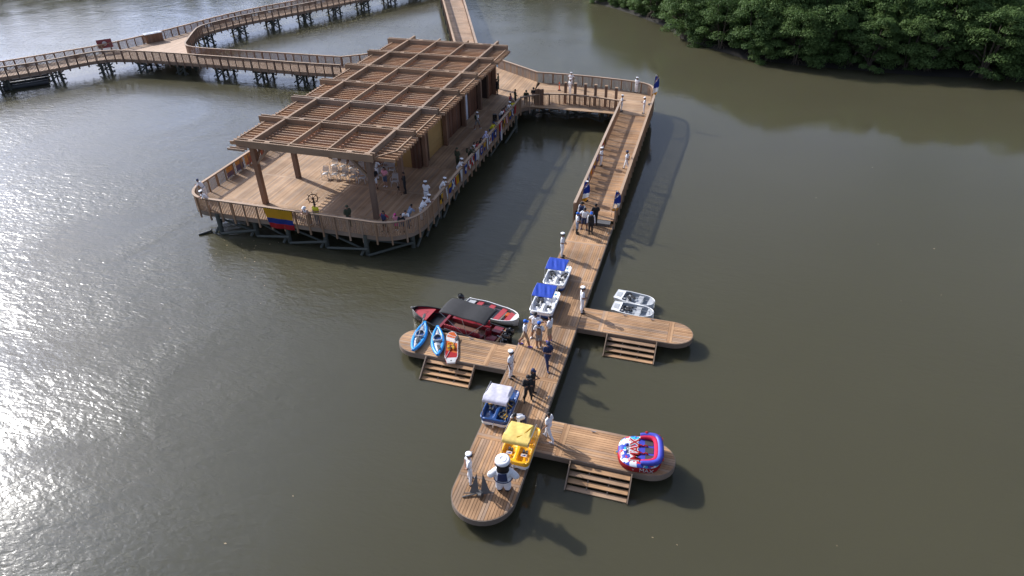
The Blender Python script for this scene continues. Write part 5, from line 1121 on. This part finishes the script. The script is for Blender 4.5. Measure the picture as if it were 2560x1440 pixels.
OUT = {  # torso, sleeve, forearm, belt, pelvis, thigh, calf, shoe
 'sailor': ('white', 'white', 'skin', 'navy', 'white', 'white', 'white', 'black'), 'police': ('black', 'black', 'skin', 'black', 'black', 'black', 'black', 'black'), 'suit': ('black', 'black', 'black', 'black', 'black', 'black', 'black', 'black'), 'navy': ('navy', 'navy', 'skin', 'navy', 'navy', 'navy', 'navy', 'navy'),
 'khaki_shorts': ('white', 'white', 'skin', 'white', 'khaki', 'khaki', 'skin', 'purple'), 'grey_shorts': ('white', 'white', 'skin', 'white', 'grey', 'grey', 'skin', 'white'), 'navy_shorts': ('white', 'white', 'skin', 'white', 'navy', 'navy', 'skin', 'navy'),
 'whites': ('white', 'white', 'skin', 'white', 'white', 'white', 'white', 'white'), 'vest': ('black', 'white', 'white', 'black', 'black', 'black', 'black', 'black'), 'vest_s': ('white', 'white', 'skin', 'navy', 'stripe', 'stripe', 'black', 'black'), 'vest_h': ('navy', 'white', 'white', 'black', 'navy', 'navy', 'navy', 'black'),
 'soldier': ('olive',)*8, 'yellow': ('yellow', 'yellow', 'skin', 'black', 'denim', 'denim', 'denim', 'black'), 'tank': ('white', 'skin', 'skin', 'white', 'denim', 'denim', 'skin', 'white'), 'civil_w': ('white', 'white', 'skin', 'white', 'denim', 'denim', 'denim', 'black'), 'civil_b': ('black', 'black', 'skin', 'black', 'denim', 'denim', 'skin', 'black'),
 'pinktop': ('pink', 'pink', 'skin', 'denim', 'denim', 'denim', 'skin', 'white'), 'blacktop': ('black', 'black', 'skin', 'white', 'white', 'white', 'skin', 'black'), 'stripe': ('stripe', 'stripe', 'skin', 'denim', 'denim', 'denim', 'denim', 'black'), 'lilac': ('lilac', 'lilac', 'lilac', 'denim', 'denim', 'denim', 'denim', 'white'), 'redtop': ('red', 'red', 'skin', 'black', 'black', 'black', 'black', 'black'), 'greytop': ('grey', 'grey', 'skin', 'denim', 'denim', 'denim', 'denim', 'black'), 'child': ('pink', 'pink', 'skin', 'hotpink', 'hotpink', 'hotpink', 'skin', 'white'), 'navyred': ('navy', 'red', 'skin', 'black', 'black', 'black', 'skin', 'black')}
def person(px, py, mode, zone, h, pose, head, outfit, hat, label, legs='stand', hair='short', skin='skin1', group=None, pack=None, haircol='hair', cat='person'):
    z = {'dock': ZK+.004, 'deck': ZD+.004}.get(zone, 1.2)
    for _ in range(6):
        p = P(px, py, z+(h*.985 if mode == 't' else 0))
        if zone == 'ramp': z = rampz(p.y)+.004
        p.z = z
    me, hp = getbody(pose, legs, hair); s = h/1.70
    t = obj('person', None, None, p, (0, 0, R_(head)), (s, s, s)); tag(t, label, cat, group)
    o = obj('body', me, t); oc = OUT[outfit]
    col = dict(skin=skin, hair=haircol, torso=oc[0], sleeve=oc[1], forearm=oc[2], hand='skin', belt=oc[3], pelvis=oc[4], thigh=oc[5], calf=oc[6], shoe=oc[7], eye='hair')
    for i, tg in enumerate(TAGS):
        c = col[tg]; c = skin if c == 'skin' else c; o.material_slots[i].link = 'OBJECT'; o.material_slots[i].material = cl(c)
    if hat:
        k, c = hat; tilt = -.25 if pose in ('lean', 'bend', 'phone') else 0
        obj('sun_hat' if k == 'sun' else 'hood' if k == 'hood' else 'cap', hat_mesh(k, c), t, loc=(hp[0], hp[1]-.008, hp[2]+(.03 if k != 'hood' else .01)), rot=(tilt, 0, 0))
    if pack:
        mb = MB(); mb.grid(lambda a, q: (math.cos(6.283*a)*.15*math.sin(math.pi*(.1+.8*q))**.3, -.19+math.sin(6.283*a)*.09*math.sin(math.pi*(.1+.8*q))**.3, 1.03+.38*q), 14, 8, close_u=True); b_ = mb.build('backpack', cl(pack), t, True)
        for sx in (-1, 1): mb = MB(); mb.tube([(sx*.1, -.12, 1.42), (sx*.11, .0, 1.48), (sx*.12, .12, 1.38), (sx*.13, .1, 1.15), (sx*.13, -.12, 1.08)], .018, 6); mb.build('strap', cl('black'), b_)
    return t
SG = 'sailors in white uniform'; W_ = ('sailor', 'white')
PEOPLE = [
 (1405, 642, 'f', 'dock', 1.78, 'clasp', -85, 'sailor', W_, 'sailor in white cap and uniform on the dock edge just before the pedal boats', dict(group=SG)),
 (1454, 781, 'f', 'dock', 1.78, 'clasp', -70, 'sailor', W_, 'sailor in white uniform where the dinghy arm leaves the dock, long shadow on it', dict(group=SG)),
 (1278, 944, 'f', 'dock', 1.78, 'hang', -95, 'sailor', W_, 'sailor in white uniform where the kayak arm leaves the dock', dict(group=SG)),
 (1176, 1205, 'f', 'dock', 1.78, 'back', -60, 'sailor', W_, 'sailor in white uniform with hands behind him beside the anchor', dict(group=SG, legs='apart')),
 (1371, 1099, 'f', 'dock', 1.74, 'walk', 70, 'whites', None, 'bareheaded man all in white with white trainers at the tube arm', dict(legs='walk')),
 (1308, 1077, 'f', 'dock', 1.72, 'bend', 150, 'navy_shorts', ('cap', 'black'), 'man in white shirt and navy shorts bending between the two canopied pedal boats', dict(legs='apart')),
 (1332, 985, 'f', 'dock', 1.66, 'phone', -100, 'police', ('cap', 'navy'), 'person in black with navy cap looking down at a phone', dict(hair='long')),
 (1320, 1002, 'f', 'dock', 1.68, 'crossed', -150, 'suit', ('cap', 'black'), 'person all in black standing before the one holding a phone', dict(legs='apart')),
 (1369, 921, 'f', 'dock', 1.78, 'phone', -140, 'navy', ('cap', 'navy'), 'man in navy blue shirt, trousers and cap on the dock', dict(legs='walk')),
 (1313, 864, 'f', 'dock', 1.76, 'hang', -80, 'khaki_shorts', ('cap', 'blue'), 'man in white shirt, blue cap and khaki shorts with purple shoes', dict(legs='walk')),
 (1338, 846, 'f', 'dock', 1.78, 'hips', 172, 'grey_shorts', ('cap', 'black'), 'man in white shirt and dark cap with hands on hips before the pedal boat', dict(legs='apart')),
 (1347, 868, 'f', 'dock', 1.74, 'clasp', 10, 'grey_shorts', ('cap', 'blue'), 'man in blue cap with tan backpack over white shirt', dict(pack='tan')),
 (1374, 853, 'f', 'dock', 1.74, 'phone', 75, 'khaki_shorts', None, 'dark-haired man in white shirt and pale shorts facing the group', dict(skin='skin2')),
 (1442, 584, 'f', 'dock', 1.66, 'clasp', -70, 'vest_s', ('cap', 'blue'), 'person in blue cap, white shirt and striped shorts at the ramp foot', {}),
 (1453, 557, 'f', 'dock', 1.66, 'hang', 170, 'vest_h', ('sun', 'black'), 'person in dark brimmed hat and dark vest at the ramp foot', {}),
 (1460, 573, 'f', 'dock', 1.68, 'hips', 175, 'navy_shorts', ('cap', 'black'), 'man in white polo shirt and navy shorts at the ramp foot', dict(legs='apart')),
 (1487, 563, 'f', 'dock', 1.7, 'crossed', 20, 'suit', ('cap', 'black'), 'person in black jumpsuit seen from behind at the ramp foot', {}),
 (1476, 584, 'f', 'dock', 1.7, 'hang', 190, 'vest', ('cap', 'blue'), 'person in blue cap with black vest over white long sleeves', {}),
 (1465, 503, 'f', 'ramp', 1.6, 'hang', -90, 'sailor', W_, 'sailor in white uniform half hidden by the feather banner on the ramp', dict(group=SG)),
 (1502, 414, 'f', 'ramp', 1.55, 'clasp', -100, 'sailor', W_, 'sailor in white uniform against the flagged ramp railing', dict(group=SG)),
 (1565, 424, 'f', 'ramp', 1.58, 'back', 80, 'sailor', ('sailor', 'navy'), 'sailor in white uniform with dark cap on the sunny side of the ramp', dict(group=SG, legs='walk')),
 (1553, 278, 'f', 'deck', 1.55, 'phone', -90, 'sailor', W_, 'sailor in white uniform at the top of the ramp looking at his hands', dict(group=SG)),
 (1609, 284, 'f', 'ramp', 1.55, 'phone', 90, 'sailor', W_, 'sailor in white uniform by the outer railing at the ramp top', dict(group=SG)),
 (1590, 232, 'f', 'deck', 1.55, 'back', 160, 'sailor', W_, 'sailor in white uniform at the bend of the walkway near the banner', dict(group=SG)),
 (1425, 236, 'f', 'deck', 1.56, 'hang', 150, 'sailor', W_, 'sailor in white uniform standing among the tall square posts', dict(group=SG)),
 (1427, 219, 'f', 'deck', 1.55, 'hips', 170, 'sailor', W_, 'sailor in white uniform against the outer railing behind the square posts', dict(group=SG)),
 (1246, 222, 'f', 'deck', 1.62, 'salute', 100, 'soldier', None, 'soldier in olive uniform raising a hand to his face at the kiosk corner', {}),
 (1242, 236, 'f', 'deck', 1.6, 'clasp', 170, 'suit', None, 'person in black standing at the kiosk corner', {}),
 (1288, 224, 't', 'deck', 1.62, 'clasp', -60, 'soldier', None, 'soldier in olive uniform near the corner post of the walkway', {}),
 (1315, 223, 't', 'deck', 1.6, 'lean', -160, 'soldier', ('cap', 'olive'), 'soldier in olive cap leaning on the walkway railing', {}),
 (1334, 220, 't', 'deck', 1.62, 'phone', -170, 'police', ('cap', 'black'), 'man in black shirt and cap at the walkway railing beside the timber screen', {}),
 (1276, 234, 't', 'deck', 1.62, 'clasp', -90, 'navyred', None, 'person in navy and red top near the corner post', {}),
 (1276, 250, 't', 'deck', 1.5, 'lean', -100, 'yellow', None, 'person in yellow shirt leaning beside the corner post', {}),
 (1266, 254, 't', 'deck', 1.6, 'lean', -90, 'sailor', W_, 'sailor in white leaning on the railing next to the yellow shirt by the corner', dict(group=SG)),
 (1257, 263, 't', 'deck', 1.58, 'lean', -85, 'greytop', None, 'person in grey top leaning on the railing next to a sailor', {}),
 (1249, 270, 't', 'deck', 1.56, 'lean', -95, 'civil_w', None, 'dark-haired person in white top leaning on the railing by the loudspeaker', dict(hair='long')),
 (1253, 268, 't', 'deck', 1.52, 'lean', -80, 'redtop', None, 'person in dark red top between the white and grey tops at the railing', dict(hair='long')),
 (1194, 323, 'f', 'deck', 1.62, 'walk', -30, 'grey_shorts', ('cap', 'white'), 'man in white cap with dark green backpack walking along the deck', dict(legs='walk', pack='olive')),
 (1225, 304, 't', 'deck', 1.6, 'lean', -85, 'yellow', ('cap', 'navy'), 'man in yellow shirt leaning on the railing near the big red flag', {}),
 (1231, 298, 't', 'deck', 1.62, 'lean', -80, 'greytop', ('cap', 'black'), 'person in dark cap behind the yellow shirt near the big red flag', {}),
 (1206, 327, 't', 'deck', 1.6, 'lean', -85, 'lilac', ('hood', 'lilac'), 'person in pale lilac hooded top leaning on the railing', {}),
 (1194, 344, 't', 'deck', 1.5, 'lean', -85, 'civil_b', None, 'dark-haired person in black top leaning on the railing beside the hooded one', dict(hair='long')),
 (1185, 352, 't', 'deck', 1.5, 'lean', -85, 'redtop', None, 'dark-haired person in red top leaning in the middle of a trio at the railing', dict(hair='long')),
 (1177, 354, 't', 'deck', 1.56, 'lean', -85, 'civil_w', None, 'dark-haired person in white top leaning next to a soldier at the railing', dict(hair='long')),
 (1172, 364, 't', 'deck', 1.62, 'lean', -85, 'soldier', ('cap', 'olive'), 'soldier in olive leaning on the railing beside a dark-haired trio', dict(pack='olive')),
 (1142, 371, 't', 'deck', 1.66, 'clasp', 160, 'soldier', ('cap', 'olive'), 'soldier in olive uniform standing on the deck behind a leaning sailor', {}),
 (1143, 396, 't', 'deck', 1.68, 'lean', -80, 'sailor', W_, 'sailor in white leaning on the railing, soldier standing behind him', dict(group=SG)),
 (1100, 444, 't', 'deck', 1.7, 'lean', -80, 'sailor', W_, 'sailor in white leaning on the railing above the blue cross flag', dict(group=SG)),
 (1063, 455, 't', 'deck', 1.74, 'back', 180, 'sailor', W_, 'sailor in white standing upright at the curved corner of the deck', dict(group=SG)),
 (1060, 488, 't', 'deck', 1.68, 'lean', -60, 'sailor', W_, 'sailor in white leaning at the curved corner, just before the upright one', dict(group=SG)),
 (1049, 497, 't', 'deck', 1.68, 'lean', -50, 'sailor', W_, 'sailor in white leaning at the curved corner next to the striped shirt', dict(group=SG)),
 (1018, 513, 't', 'deck', 1.64, 'lean', -40, 'stripe', None, 'person in grey-blue striped shirt at the curved corner', {}),
 (1015, 521, 't', 'deck', 1.55, 'lean', -170, 'civil_w', None, 'dark-haired youth in white t-shirt at the curved corner railing', dict(skin='skin2')),
 (1000, 530, 't', 'deck', 1.56, 'lean', -150, 'civil_b', None, 'person in black t-shirt bending over the curved railing', dict(skin='skin2')),
 (987, 535, 't', 'deck', 1.28, 'clasp', 175, 'child', ('cap', 'hotpink'), 'child in pink cap and pink clothes at the front railing', dict(hair='long')),
 (957, 528, 't', 'deck', 1.62, 'hips', 170, 'navyred', None, 'long-haired woman in navy and red top at the front railing', dict(hair='long', legs='apart')),
 (866, 515, 't', 'deck', 1.68, 'clasp', -120, 'soldier', ('cap', 'olive'), 'soldier in olive cap and uniform at the front railing', {}),
 (786, 510, 't', 'deck', 1.66, 'phone', 175, 'yellow', None, "person in yellow shirt at the front railing before the ship's wheel", {}),
 (765, 512, 't', 'deck', 1.6, 'lean', 178, 'tank', ('sun', 'white'), 'person in white sun hat and tank top leaning on the front railing', dict(skin='skin2')),
 (503, 447, 't', 'deck', 1.6, 'lean', 110, 'sailor', ('cap', 'navy'), 'sailor in dark cap leaning over the left rounded corner of the deck', dict(group=SG)),
 (513, 474, 't', 'deck', 1.66, 'lean', 140, 'sailor', W_, 'sailor in white cap leaning over the left rounded corner of the deck', dict(group=SG)),
 (1014, 483, 'f', 'deck', 1.72, 'crossed', 120, 'suit', None, 'man all in black beside the camera tripod', {}),
 (965, 466, 'f', 'deck', 1.6, 'clasp', 175, 'pinktop', None, 'woman in pink top and denim shorts by the white chairs', dict(hair='long', skin='skin2')),
 (940, 471, 'f', 'deck', 1.66, 'clasp', -150, 'blacktop', None, 'woman in black top and white shorts by the white chairs', dict(hair='long')),
 (943, 448, 'f', 'deck', 1.76, 'hips', 175, 'sailor', W_, 'sailor in white standing behind the two women by the chairs', dict(group=SG))]
for q in PEOPLE: person(*q[:-1], **q[-1])
# ---------------------------------------------------------------- inflatable sailor costume
t = thing('inflatable_costume', 'puffy white inflatable sailor costume seen from behind on the dock end', 'costume', P(1259, 1224, ZK+.004), R_(12)); t.scale = (.9, .95, .97)
pr = []
for s in (-1, 1):
    pr += [('shoe', (s*.2, -.05, .1), .12, (s*.22, .2, .08), .1), ('thigh', (s*.2, 0, .26), .19, (s*.17, 0, .62), .22), ('sleeve', (s*.32, 0, 1.28), .17, (s*.58, -.02, 1.02), .17), ('forearm', (s*.58, -.02, 1.02), .17, (s*.66, .05, .9), .13), ('hand', (s*.68, .08, .84), .1, (s*.70, .14, .78), .09), ('skin', (s*.34, .02, 1.66), .07, (s*.36, .02, 1.7), .07)]
pr += [('torso', (-.1, 0, .8), .33, (.1, 0, .8), .33), ('torso', (-.08, 0, 1.2), .3, (.08, 0, 1.2), .3), ('skin', (0, .06, 1.66), .31, (0, .07, 1.72), .31), ('hair', (0, -.03, 1.62), .32, (0, -.04, 1.74), .32), ('hair', (-.1, -.08, 1.46), .2, (.1, -.08, 1.46), .2)]
me, idx = remesh(pr, .03, 'costume_body'); me.materials.clear()
cm = dict(skin='skin2', hair='hair', torso='white', sleeve='white', forearm='white', hand='skin2', thigh='white', shoe='black', belt='navy', pelvis='white', calf='white', eye='black')
for tg in TAGS: me.materials.append(cl(cm[tg]))
me.polygons.foreach_set('material_index', idx.astype(np.int32)); me.polygons.foreach_set('use_smooth', [True]*len(me.polygons)); obj('body', me, t)
mb = MB(); mb.grid(lambda a, q: (math.cos(6.283*a)*(.26+.11*math.cos(6.283*q)), math.sin(6.283*a)*(.26+.11*math.cos(6.283*q)), 1.95+.11*math.sin(6.283*q)), 24, 12, close_u=True); mb.lathe([(.27, 1.9), (.28, 2.0), (.2, 2.07), (.12, 2.085), (.1, 2.06), (.005, 2.07)], 24); mb.build('sailor_hat', cl('white'), t, True)
mb = MB(); mb.grid(lambda a, q: ((a*2-1)*(.2+.05*q), -.30-.05*math.cos((a-.5)*2.6)-.02*q, 1.44-.46*q), 8, 8); o = mb.build('collar_flap', cl('navy'), t, True); o.modifiers.new('t', 'SOLIDIFY').thickness = .03
mb = MB(); mb.grid(lambda a, q: (math.cos(6.283*a)*(.445+.02*math.cos(6.283*q)), math.sin(6.283*a)*(.35+.02*math.cos(6.283*q)), .84+.025*math.sin(6.283*q)), 26, 8, close_u=True); mb.build('belt', cl('navy'), t, True)

# ---------------------------------------------------------------- dock fittings and floating debris
def cleat(t, u, v, rz):
    mb = MB(); mb.tube([(-.13, 0, .07), (-.05, 0, .055), (.05, 0, .055), (.13, 0, .07)], .018, 6); mb.box((-.05, -.02, 0), (-.02, .02, .05)); mb.box((.02, -.02, 0), (.05, .02, .05))
    mb.build('cleat', m_metal, t, loc=Vector((u, v, ZK+.004))-t.location, rot=(0, 0, rz))
for v in (20.2, 24.8, 28.9, 33.9, 38.5, 42): cleat(main, -8.38, v, R_(90)); cleat(main, -5.84, v, R_(90))
for u in (-3.2, -1.6): cleat(arm_a, u, 32.75, 0); cleat(arm_c, u, 23.1, 0)
for u in (-11.2, -13): cleat(arm_b, u, 28.25, 0)
def rope(label, pts, r=.016, m_=None):
    t = thing('mooring_rope', label, 'rope', pts[0]); mb = MB(); mb.tube([Vector(p)-Vector(pts[0]) for p in smooth_poly([Vector(p) for p in pts], 2)], r, 6); mb.build('line', m_ or FC['white'], t, True)
rope('pale mooring rope from the red and black motorboat to the kayak arm', [(-11.2, 28.25, ZK+.06), (-11.3, 28.5, ZK-.1), (-11.6, 28.75, .55)])
rope('pale mooring rope from the motorboat stern to the dock arm', [(-9.6, 28.3, ZK+.02), (-9.6, 28.6, .5), (-9.7, 29.0, .5)])
m_leafd = mat('dry_leaf', (.35, .26, .14), .8, var=.4, scale=3)
mb = MB(); rl = random.Random(9)
for k in range(42):
    cx, cy = (P(rl.uniform(520, 720), rl.uniform(600, 720), 0).xy if k < 25 else P(rl.uniform(1450, 2500), rl.uniform(350, 1400), 0).xy if k < 36 else P(rl.uniform(60, 1000), rl.uniform(700, 1400), 0).xy); a = rl.uniform(0, 6.3); s_ = rl.uniform(.015, .035)
    mb.add([(cx+math.cos(a)*s_*2, cy+math.sin(a)*s_*2, .012), (cx-math.sin(a)*s_, cy+math.cos(a)*s_, .012), (cx-math.cos(a)*s_*2, cy-math.sin(a)*s_*2, .012), (cx+math.sin(a)*s_, cy-math.cos(a)*s_, .012)], [(0, 1, 2, 3)])
tag(mb.build('floating_leaves', m_leafd), 'scattered dry leaves and bits floating on the water', 'leaves', kind='stuff')
